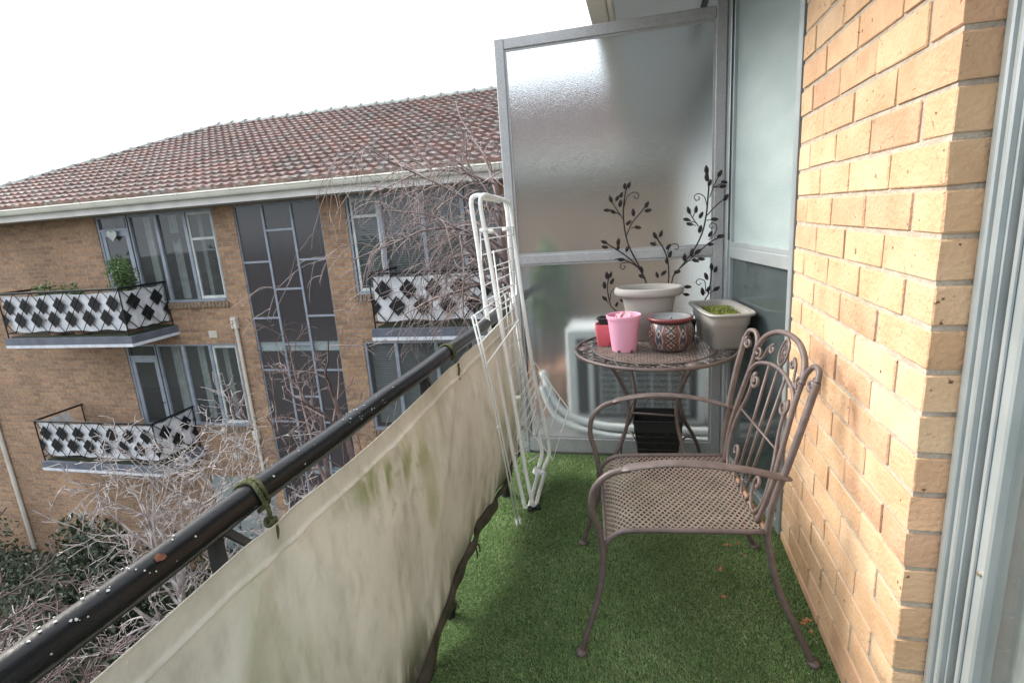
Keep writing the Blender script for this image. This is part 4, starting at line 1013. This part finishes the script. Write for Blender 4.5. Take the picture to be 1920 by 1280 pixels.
# ================================================================ CHAIR
def chair():
    e=empty('garden_chair',(.096,1.70,0),'taupe wrought iron armchair with mesh seat and scrolled harp back','chair',rz=0)
    th=R(5.6); ux=Vector((math.cos(th),math.sin(th),0)); vx=Vector((-math.sin(th),math.cos(th),0)); O=Vector((.096,1.70,0))
    def W(u,v,z): return O+ux*u+vx*v+Vector((0,0,z))
    I=MT['iron']; T=.0095
    def back(v,h):   # point in the back plane, h above seat, slightly curved
        v=v*(1+.26*h); return W(.205+.22*h+.07*h*h-.06*(v*v)-1.0*max(v,0)**2*h, v, .415+h*.985)
    for s in (-1,1):
        # front leg sweeping up into the arm
        m=MB(); P=[W(-.325,.285*s,.008),W(-.305,.278*s,.08),(W(-.262,.262*s,.22)),W(-.250,.256*s,.34),W(-.262,.262*s,.43),W(-.278,.270*s,.50),W(-.268,.275*s,.565),W(-.225,.278*s,.610),W(-.165,.280*s,.628)]
        m.tube(cr(P,7),T,10); m.ball(W(-.326,.286*s,.013),.019,12,6,(1,1,.65)); m.build('front_leg', I, e,'all')
        # arm pad
        m=MB(); A=[W(-.19,.280*s,.625),W(-.16,.281*s,.634),W(-.06,.285*s,.647),W(.04,.287*s,.643),W(.14,.284*s,.627),W(.225,.276*s,.604),W(.262,.270*s,.594)]
        P=cr(A,6); n=len(P); rr=[.0215*min(1,(.35+5.5*min(i,n-1-i)/n)**.6) for i in range(n)]
        m.tube(P,rr,12,flat=(.26,1.0)); m.build('armrest', I, e,'all')
        # back leg and outer stile, curling over at the top into the inner stile
        m=MB(); P=[W(.345,.285*s,.008),W(.305,.275*s,.10),W(.248,.258*s,.24),W(.222,.250*s,.36),W(.215,.250*s,.415),back(.252*s,.10),back(.256*s,.22),back(.250*s,.34),back(.242*s,.42),back(.240*s,.455),back(.226*s,.482),back(.196*s,.486),back(.174*s,.466),back(.166*s,.435),back(.170*s,.36),back(.192*s,.24),back(.210*s,.12),back(.195*s,.0)]
        m.tube(cr(P[:10],6),T*1.05,10)
        m.tube(cr(P[9:],6),T*.85,8)
        m.ball(W(.346,.286*s,.013),.019,12,6,(1,1,.65)); m.build('back_stile', I, e,'all')
        m=MB(); sp_=spiral2(.217,.440,.020,.004,R(80),-1.4,18)
        m.tube([back(u*s,h) for u,h in [(.236,.455)]+sp_],.006,7)
        # upper S-scroll between arches
        a=spiral2(.150,.425,.004,.021,R(200),1.2,14); b=spiral2(.075,.455,.004,.017,R(20),1.2,14)
        m.tube([back(u*s,h) for u,h in a],.0045,6); m.tube([back(u*s,h) for u,h in b],.0045,6)
        m.tube(cr([back(a[-1][0]*s,a[-1][1]),back(.118*s,.412),back(.098*s,.455),back(b[-1][0]*s,b[-1][1])],5),.0045,6)
        # long harp scroll
        a=spiral2(.115,.335,.005,.028,R(-60),1.35,16)
        P=[back(u*s,h) for u,h in a]+cr([back(a[-1][0]*s,a[-1][1]),back(.140*s,.27),back(.178*s,.17),back(.190*s,.08),back(.165*s,.018),back(.125*s,.005),back(.10*s,.035),back(.092*s,.075),back(.105*s,.10),back(.125*s,.095),back(.125*s,.075),back(.113*s,.075)],6)
        m.tube(P,.0055,7)
        # bottom loops
        m.tube(cr([back(.092*s,.075),back(.088*s,.03),back(.06*s,-.005),back(.02*s,.0),back(.004*s,.04)],5),.005,6)
        m.build('back_scroll', I, e,'all')
        # seat side rail
        m=MB(); m.tube(cr([W(.212,.248*s,.415),W(.0,.250*s,.417),W(-.155,.250*s,.415),W(-.205,.250*s,.404),W(-.238,.250*s,.375),W(-.248,.252*s,.345)],6),.0085,8); m.build('seat_rail', I, e,'all')
    m=MB(); m.tube(cr([back(-.168,.425),back(-.14,.478),back(-.08,.512),back(0,.522),back(.08,.512),back(.14,.478),back(.168,.425)],7),T*.95,9)
    m.tube(cr([back(-.170,.350),back(-.14,.388),back(-.07,.410),back(0,.416),back(.07,.410),back(.14,.388),back(.170,.350)],7),.0065,8); m.build('top_arch', I, e,'all')
    m=MB()
    for v in (-.055,0,.055): m.tube([back(v*.9,.03 if v else .02),back(v*1.15,.408)],.0045,6)
    m.build('back_bar', I, e,'all')
    m=MB(); m.tube([back(-.165,.22),back(.165,.22)],.0032,6); m.build('tie_bar', I, e,'all')
    m=MB(); P=[back(.026*math.cos(q),.466+.040*math.sin(q)) for q in np.linspace(0,2*math.pi,25)[:-1]]
    m.tube(P,.0045,6,closed=True); d=ux*.003
    m.prism([back(.024*math.cos(q),.466+.037*math.sin(q)) for q in np.linspace(0,2*math.pi,21)[:-1]],d)
    for q in range(9):
        a=q*.7; m.tube([back(.013*math.cos(a)+.006*math.cos(t),.466+.022*math.sin(a)+.007*math.sin(t))-ux*.002 for t in np.linspace(0,5,9)],.0014,4)
    m.build('medallion', I, e,'all',recalc=True)
    # seat mesh with waterfall front
    m=MB()
    prof=[(0,.212,.416),(.365,-.150,.416),(.41,-.193,.408),(.455,-.228,.380),(.485,-.240,.350)]
    def mp(s_,v):
        us=[p[0] for p in prof]; sag=-.006*math.sin(math.pi*min(max(s_/.4,0),1))*math.cos(v/.25*math.pi/2)
        sm=lambda k: sum(float(np.interp(s_+d,us,[p[k] for p in prof])) for d in (-.02,-.01,0,.01,.02))/5
        return W(sm(1),v,sm(2)+sag)
    lattice(m, lambda a,b: .006<a<.478 and abs(b)<.243, mp, 0,.485,-.245,.245,.019,.0275,.19)
    m.build('seat_mesh', MT['ironseat'], e)
    m=MB(); m.tube([W(.215,-.248,.412),W(.215,.248,.412)],.008,8); m.build('rear_seat_rail', MT['ironrust'], e,'all')
    m=MB(); m.tube([W(-.240,-.25,.347),W(-.240,.25,.347)],.0065,8); m.build('front_seat_rail', I, e,'all')
chair()

# ================================================================ POTS ON THE TABLE
def pots():
    z0=TZ+.0035
    # big oval planter on an unseen base at the back
    e=empty('oval_planter',(.02,2.64,z0),'large empty taupe oval planter standing at the back of the table','plant pot')
    c=(.025,2.655); zz=z0
    p=MB(); p.lathe([((.085,.065),zz),((.095,.075),zz+0.0116),((.115,.088),zz+0.1508),((.128,.096),zz+0.2146),((.152,.116),zz+0.2169),((.162,.124),zz+0.2250),((.165,.127),zz+0.2401),((.160,.122),zz+0.2540),((.148,.112),zz+0.2575),((.136,.100),zz+0.2494),((.128,.094),zz+0.2204),((.10,.07),zz+0.0696),((0.001,.001),zz+0.0638)],48,c); p.build('pot_body', MT['taupe'], e, 50)
    # trough with sprouts
    c=(.340,2.565); e=empty('trough_planter',(c[0],c[1],z0),'rectangular taupe trough planter with yellow green sprouts','plant pot')
    rt=R(99)
    p=MB(); q=.34; p.lathe([((.145,.066),zz),((.153,.072),zz+.008),((.174,.082),zz+.104),((.180,.088),zz+.110),((.184,.091),zz+.148),((.204,.104),zz+.154),((.207,.107),zz+.161),((.203,.104),zz+.166),((.182,.085),zz+.164),((.174,.079),zz+.135),((.0,.0),zz+.133)],56,c,rot=rt,power=q); p.build('pot_body', MT['taupe'], e, 45)
    s=MB(); s.lathe([((.174,.079),zz+.137),((.08,.04),zz+.142),((.0,.0),zz+.143)],40,c,rot=rt,power=q); s.build('soil', MT['soil'], e,'all')
    g=MB(); rs=random.Random(3)
    for _ in range(1000):
        a,b=rs.gauss(.0,.080),rs.gauss(0,.028)
        if abs(a)>.162 or abs(b)>.060: continue
        x=c[0]+a*math.cos(rt)-b*math.sin(rt); y=c[1]+a*math.sin(rt)+b*math.cos(rt); h=rs.uniform(.006,.026)*(1.2-abs(a)/.12*.7); t=rs.random()*6.28
        lx,ly=rs.gauss(0,.008),rs.gauss(0,.008); w=.0035
        g.add([(x-w*math.cos(t),y-w*math.sin(t),zz+.138),(x+w*math.cos(t),y+w*math.sin(t),zz+.138),(x+lx+w*.8,y+ly,zz+.138+h),(x+lx-w*.8,y+ly+w,zz+.138+h)],[(0,1,2,3)])
    g.build('sprouts', MT['sprout'], e)
    # pink pot
    c=(-.088,2.43); e=empty('pink_pot',(c[0],c[1],z0),'pale pink plastic pot with notched base and pink petals inside','plant pot')
    p=MB(); n=48; prof=[(.056,0),(.0575,.010),(.0575,.0101),(.073,.150),(.078,.151),(.0785,.164),(.076,.166),(.0715,.163),(.066,.11),(0,.108)]
    for i in range(len(prof)-1):
        for k in range(n):
            if i==0 and k%8 in (0,1): continue
            a,b=2*math.pi*k/n,2*math.pi*(k+1)/n; (r1,z1),(r2,z2)=prof[i],prof[i+1]
            p.add([(c[0]+r1*math.cos(a),c[1]+r1*math.sin(a),zz+z1),(c[0]+r1*math.cos(b),c[1]+r1*math.sin(b),zz+z1),(c[0]+r2*math.cos(b),c[1]+r2*math.sin(b),zz+z2),(c[0]+r2*math.cos(a),c[1]+r2*math.sin(a),zz+z2)],[(0,1,2,3)])
    po=p.build('pot_body', MT['pink'], e, 50)
    q=MB(); q.lathe([(.0,zz+.012),(.0565,zz+.012)],32,c); q.build('pot_base', MT['blackpl'], e)
    f=MB(); 
    for i in range(26):
        a=rs.random()*6.28; r=rs.uniform(0,.05); cc=Vector((c[0]+r*math.cos(a),c[1]+r*math.sin(a),zz+.150+rs.uniform(0,.016)))
        d=Vector((rs.gauss(0,1),rs.gauss(0,1),rs.gauss(0,.4))).normalized()*.018; b=d.orthogonal().normalized()*.015
        f.add([cc-d,cc+b+Vector((0,0,.006)),cc+d,cc-b-Vector((0,0,.005)),cc+Vector((0,0,.007))],[(0,1,4),(1,2,4),(2,3,4),(3,0,4)])
    f.build('petals', mat('pale pink petals',(.80,.55,.62),(.78,.38,.48),40,.7,trans=.3), e,'all')
    # red pot with black nursery pot in it
    c=(-.185,2.53); e=empty('red_pot',(c[0],c[1],z0),'small coral red square pot half hidden behind the pink pot','plant pot')
    p=MB(); p.lathe([(.030,zz),(.032,zz+.004),(.041,zz+.085),(.041,zz+.105),(.037,zz+.105),(.035,zz+.08),(0,zz+.078)],40,c,power=.45); p.build('pot_body', MT['red'], e, 40)
    c2=(c[0]+.006,c[1]); e=empty('black_nursery_pot',(c2[0],c2[1],z0+.082),'small black nursery pot resting in the red pot','plant pot')
    p=MB(); p.lathe([(.027,zz+.082),(.034,zz+.125),(.040,zz+.126),(.041,zz+.134),(.037,zz+.136),(.033,zz+.132),(.030,zz+.11),(0,zz+.108)],28,c2); p.build('pot_body', MT['blackpl'], e, 40)
    # patterned bowl
    c=(.113,2.43); e=empty('patterned_bowl',(c[0],c[1],z0),'round red glazed bowl pot with geometric diamond pattern','plant pot')
    prof=[(.062,0),(.069,.004),(.086,.024),(.098,.052),(.103,.078),(.1005,.103),(.091,.124),(.084,.134)]
    n=288; cv=cr([(r,0,z) for r,z in prof],9); p=MB()
    cream=(.33,.29,.23); blue=(.045,.055,.09); red=(.15,.05,.045); dark=(.035,.035,.04); lb=(.17,.20,.28)
    def colour(a,h):   # a in 0..1 around, h 0..1 up
        per=6; u=(a*per)%1; 
        du=abs(u-.5); vv=abs(h-.47)
        st=lambda x,q: math.floor(x/q)*q
        if h<.06 or h>.95: return dark
        # central stepped medallion
        if du<.21:
            s_=st(du,.035)*1.9+st(abs((vv*3)%1-.5),.09)*.9
            if s_<.16: return red
            if s_<.27: return cream
            if s_<.52: return dark
            if s_<.58: return cream
            return red
        # side chain of diamonds with zigzag lines
        w_=abs(u-(0 if u<.5 else 1)); dz=abs((h*2.2)%1-.5)
        if w_*3+dz<.36: return cream if w_*3+dz>.20 else dark
        if abs(w_-(.11+.12*abs((h*2.2)%1-.5)))<.022: return lb if w_<.14 else cream
        return red if w_>.10 else blue
    m_=len(cv)
    for i in range(m_-1):
        for k in range(n):
            A,Bq=2*math.pi*k/n,2*math.pi*(k+1)/n; r1,z1,r2,z2=cv[i].x,cv[i].z,cv[i+1].x,cv[i+1].z
            p.cur=colour((k+.5)/n,(z1+z2)/2/.134)
            p.add([(c[0]+r1*math.cos(A),c[1]+r1*math.sin(A),zz+z1),(c[0]+r1*math.cos(Bq),c[1]+r1*math.sin(Bq),zz+z1),(c[0]+r2*math.cos(Bq),c[1]+r2*math.sin(Bq),zz+z2),(c[0]+r2*math.cos(A),c[1]+r2*math.sin(A),zz+z2)],[(0,1,2,3)])
    p.build('bowl_body', MT['bowl'], e,'all',col=True)
    q=MB(); q.lathe([(.084,zz+.1335),(.092,zz+.137),(.099,zz+.143),(.101,zz+.150),(.097,zz+.154),(.088,zz+.154)],48,c); q.build('rim', MT['bowlrim'], e,'all')
    q=MB(); q.lathe([(.0879,zz+.154),(.081,zz+.149),(.077,zz+.143),(.0,zz+.139)],48,c); q.ball((c[0]+.004,c[1],zz+.145),.006,8,5); q.build('bowl_interior', MT['bowlin'], e,'all')
    q=MB(); q.lathe([(.0,zz),(.064,zz)],32,c); q.build('bowl_base', MT['terr'], e)
    # dark little pot between the bowl and the trough
    c=(.20,2.60); e=empty('small_dark_pot',(c[0],c[1],z0),'small dark pot tucked between the patterned bowl and the trough','plant pot')
    p=MB(); p.lathe([(.02,zz),(.032,zz+.004),(.040,zz+.09),(.043,zz+.10),(.037,zz+.10),(.03,zz+.07),(0,zz+.068)],24,c); p.build('pot_body', MT['leafdark'], e, 40)
pots()

# ================================================================ METAL LEAF ORNAMENT
def ornament():
    YO=YS-.045
    e=empty('metal_leaf_ornament',(.06,YO,.70),'black metal branch ornament with leaves and curls behind the pots','ornament')
    Z=lambda x,y: (1060+x/3.1214, 290+y/3.1214)     # enlarged crop to photograph pixels
    def pt(x,y,dy=0): a,b=Z(x,y); return at(a,b,1,YO+dy)
    st=MB()
    def stem(L_,r=.0032): st.tube(cr([pt(*q) for q in L_],5),r,6,cap=True)
    stem([(470,740),(430,650),(370,530),(345,420),(340,320),(350,230),(360,190)],.0036)
    stem([(455,700),(400,630),(330,575),(250,525),(225,510)]); stem([(435,668),(380,630),(320,612),(290,612)],.0025)
    stem([(355,480),(390,400),(430,350),(470,300)],.003); stem([(340,380),(300,320),(265,265)],.0025); stem([(330,360),(290,335),(245,325)],.0022)
    stem([(343,310),(360,250),(395,222),(425,228),(428,250),(410,256),(400,240)],.0022)
    stem([(430,655),(380,632),(335,635),(320,655),(340,670),(350,655),(340,648)],.0022)
    stem([(385,430),(410,425)],.002)
    stem([(606,712),(600,620),(575,550),(540,495),(520,465)],.0034); stem([(540,490),(560,460)],.002); stem([(530,510),(505,520)],.002)
    stem([(598,580),(610,540),(640,520),(662,535),(655,555),(638,548)],.0022)
    stem([(630,712),(690,640),(750,560),(800,460),(825,350),(835,250),(840,160),(828,90)],.0038)
    stem([(665,670),(720,620),(790,560),(850,510),(925,475)],.003); stem([(830,355),(870,310),(940,250)],.0028); stem([(845,250),(870,180),(905,110)],.0024)
    stem([(870,190),(935,160)],.002); stem([(870,192),(930,185)],.002)
    stem([(830,310),(815,250),(780,228),(755,245),(765,268),(785,260),(778,245)],.0022)
    stem([(780,420),(745,370),(722,325)],.0024); stem([(770,400),(700,380)],.002); stem([(765,415),(730,405)],.002); stem([(745,370),(765,320)],.002)
    stem([(840,500),(880,450),(885,415),(860,400),(843,418),(860,432),(868,418)],.0022); stem([(825,385),(870,378)],.002)
    stem([(700,625),(790,610)],.002)
    stem([(265,885),(248,800),(250,740),(265,695)],.003); stem([(252,870),(230,840)],.002); stem([(262,850),(270,800),(300,782),(312,800),(298,812),(288,800)],.0022)
    stem([(835,820),(850,740),(855,660)],.003); stem([(825,810),(800,800)],.002); stem([(822,800),(815,740),(780,728),(765,748),(782,762),(795,750)],.0022); stem([(835,815),(885,785)],.0024)
    stem([(660,790),(720,770)],.0022); stem([(660,800),(710,820)],.0022); stem([(530,715),(540,690)],.002); stem([(560,712),(580,690)],.002)
    stem([(330,860),(355,850)],.002)
    # the stems meet low down behind the planter, down to a base ring resting on the frame rail
    stem([(470,740),(520,900),(560,1050)],.0036); stem([(606,712),(590,900),(570,1050)],.0034); stem([(630,712),(600,880),(580,1050)],.0036); stem([(265,885),(380,980),(555,1050)],.003); stem([(835,820),(740,950),(585,1050)],.003)
    st.build('stem', MT['leafmetal'], e,'all')
    leaves=[(372,175,80,42),(347,183,95,40),(265,260,110,42),(328,232,80,40),(305,254,60,38),(322,284,80,44),(243,326,180,38),(277,333,150,38),(477,292,60,42),(485,327,10,42),(398,338,95,44),(371,398,40,38),(425,426,-10,38),
            (228,512,160,38),(232,541,-10,38),(310,509,85,44),(309,542,80,36),(362,550,75,38),(328,614,0,40),(446,674,100,42),(449,712,-20,40),(524,472,115,42),(560,461,75,40),(515,523,-15,38),(604,538,50,40),(613,582,70,42),(594,618,90,40),
            (537,703,110,36),(577,691,40,38),(655,686,15,40),(697,600,85,44),(740,572,80,46),(776,567,35,44),(762,619,-15,42),(797,610,-5,40),(851,525,10,36),(826,89,95,52),(826,134,100,46),(845,165,70,42),(905,110,60,46),(931,161,-10,38),(922,185,10,42),(940,250,60,44),
            (722,326,110,44),(765,320,85,42),(711,380,-10,40),(728,406,-10,40),(795,353,60,42),(874,378,0,42),(789,435,75,46),(849,464,60,40),(910,477,10,44),
            (243,706,95,44),(264,702,75,40),(274,740,60,38),(229,763,100,42),(230,841,140,36),(341,853,-10,40),(301,875,70,30),(824,711,110,44),(855,655,95,42),(880,670,70,40),(838,785,65,40),(803,800,100,46),(885,784,30,42),(718,773,0,40),(709,818,-5,36)]
    for x,y,a,L2 in leaves:
        a=R(a); hl=L2*.55; hw=L2*.27; pts=[]
        for i in range(12):
            t=i/12*2*math.pi; u=math.cos(t)*hl; v=math.sin(t)*hw*(1-.15*math.cos(t))*abs(math.sin(t))**.25
            pts.append((x+u*math.cos(a)-v*math.sin(a), y-(u*math.sin(a)+v*math.cos(a))))
        m=MB(); dd=random.uniform(-.006,.006)
        P=[pt(p,q,dd+.003*math.sin(i)) for i,(p,q) in enumerate(pts)]; m.prism(P,(0,-.0014,0)); m.build('leaf', MT['leafmetal'], e, recalc=True)
ornament()

# ================================================================ THINGS ON THE FLOOR
def crate():
    c=Vector((.06,2.60)); e=empty('black_basket',(c.x,c.y,0.004),'black slatted plastic basket standing under the table','basket')
    m=MB(); z0,z1=.012,.33; n=9
    def sq(r,z): return [(c.x-r,c.y-r*.8,z),(c.x+r,c.y-r*.8,z),(c.x+r,c.y+r*.8,z),(c.x-r,c.y+r*.8,z)]
    for t in (0,.08,.5,.62,.72,.98): r=.075+.04*t; P=sq(r,z0+(z1-z0)*t); m.tube(P,.005,5,closed=True)
    A,Bq=sq(.075,z0),sq(.115,z1)
    for k in range(4):
        for i in range(n):
            t=i/n; a=Vector(A[k]).lerp(Vector(A[(k+1)%4]),t); b=Vector(Bq[k]).lerp(Vector(Bq[(k+1)%4]),t); m.tube([a,b],.0028,4)
    P=sq(.113,z1-.06); 
    for k in range(4):
        a,b=Vector(P[k]),Vector(P[(k+1)%4]); m.add([a,b,b+Vector((0,0,.06)),a+Vector((0,0,.06))],[(0,1,2,3)])
    P=sq(.072,z0+.01); Q=sq(.109,z1-.01); m.add(P+Q,[(0,1,2,3),(0,1,5,4),(1,2,6,5),(2,3,7,6),(3,0,4,7)]); m.build('basket_body', MT['blackpl'], e)
crate()
def dead(x,y,rot,s,label,i):
    m=MB(); n=11; pts=[]
    rs=random.Random(i)
    z=.023
    ctr=(x,y,z+.004)
    for k in range(n):
        a=rot+2*math.pi*k/n; r=s*(1.0 if k%2==0 else .45)*rs.uniform(.7,1.1); pts.append((x+r*math.cos(a),y+r*math.sin(a)*.7,z+rs.uniform(-.002,.009)))
    m.add(pts+[ctr],[(k,(k+1)%n,n) for k in range(n)]); m.tube([ctr,(x+s*1.5*math.cos(rot),y+s*1.5*math.sin(rot),z+.004)],.0008,4)
    tag(m.build('fallen_leaf', MT['deadleaf'], None, loc=(x,y,.016)), label, 'leaf', 'dead leaves on the artificial grass')
for i,(px,py,s,lb) in enumerate(((1363,1025,.016,'dry leaf on the grass between the rear chair legs'),(1350,1070,.014,'reddish dead leaf under the middle of the chair'),(1357,1122,.010,'small curled leaf on the open grass under the chair'),(1385,1022,.010,'tiny dead leaf beside the far rear chair foot'),
      (1506,1172,.012,'dry leaf against the base of the brick pier, left of its neighbour'),(1521,1168,.013,'star shaped dead leaf at the foot of the brick pier'),(1533,1192,.010,'red brown leaf at the brick pier base, nearest the camera'),(1398,1045,.008,'speck of dead leaf just before the far rear chair foot'))):
    p=at(px,py,2,.016); dead(min(p.x,.49),p.y,i*1.3,s*1.25,lb,i)

# small pale debris flecks scattered in the grass pile
m=MB(); rs=random.Random(5)
for _ in range(520):
    x,y=rs.uniform(-.5,.5),rs.uniform(1.0,2.3); s=rs.uniform(.0012,.003); a=rs.random()*6.28
    if x>.42 and y>1.9: continue
    m.add([(x+s*math.cos(a+t)*(1 if k%2 else .5),y+s*math.sin(a+t),.0155+rs.uniform(0,.003)) for k,t in enumerate((0,1.6,3.1,4.7))],[(0,1,2,3)])
tag(m.build('grass_debris', mat('straw flecks',(.45,.40,.28),(.30,.18,.10),60,.8)),'tiny straw coloured flecks scattered over the artificial grass','debris',kind='stuff')
# weed tuft and cement dab at the railing post foot
m=MB()
for _ in range(90):
    a=rs.random()*6.28; r=rs.uniform(.01,.035); m.tube([(XRL+.01,1.482,.012),(XRL+.01+r*.6*math.cos(a),1.482+r*.6*math.sin(a),.02+rs.random()*.03),(XRL+.01+r*math.cos(a),1.482+r*math.sin(a),.02+rs.random()*.045)],.0008,3)
tag(m.build('moss_tuft', MT['leafdark'], None, loc=(XRL,1.482,.01)),'dark mossy tuft at the foot of the railing post','moss')

# ================================================================ NEIGHBOUR'S SIDE OF THE SCREEN
def beyond():
    e=empty('air_conditioner',(.0,3.25,-.01),'white outdoor air conditioner unit blurred behind the frosted screen','air conditioner')
    m=MB(); m.bbox(-.46,.34,3.12,3.42,.06,.66,.012); m.build('casing', MT['acwhite'], e, 30)
    g=MB()
    for k in range(13): g.box(-.26,.26,3.108,3.119,.14+k*.036,.144+k*.036)
    for k in range(6): g.box(-.26+k*.1,-.255+k*.1,3.106,3.1079,.13,.6)
    g.build('grille', MT['acwhite'], e)
    f=MB(); f.box(-.30,.30,3.1185,3.1199,.10,.60); f.box(-.40,-.33,3.1185,3.1199,.12,.60); f.build('fan_opening', MT['black'], e)
    l=MB(); l.bbox(-.40,-.30,3.14,3.40,-.012,.059,.003); l.bbox(.2,.3,3.14,3.40,-.012,.059,.003); l.build('foot', MT['rubber'], e)
    p=MB(); p.tube(cr([(-.60,3.05,.42),(-.50,2.98,.22),(-.30,2.95,.13),(0,2.94,.11),(.45,2.95,.10)],8),.022,10); p.tube(cr([(-.60,3.0,.34),(-.50,2.95,.16),(-.25,2.92,.08),(.0,2.915,.065),(.45,2.92,.06)],8),.018,10)
    tag(p.build('coolant_pipe', MT['acwhite'], None, 'all', loc=(0,2.94,.05)),'pale insulated pipes looping along the floor behind the frosted screen','pipe')
    potted('potted_plant',(-.62,3.55,-.01),.80,.16,500,.035,'leafy green pot plant blurred behind the frosted screen','potted plant',77)
    r=MB(); r.tube([(XRL,2.9,ZRL),(XRL,6.5,ZRL)],.0245,10)
    for i in range(13): r.tube([(XRL,2.95+i*.28,-.01),(XRL,2.95+i*.28,ZRL)],.007,5)
    tag(r.build('neighbour_railing', MT['black'], None, 'all', loc=(XRL,4.5,0)),'black railing of the next balcony beyond the screen','railing')
beyond()
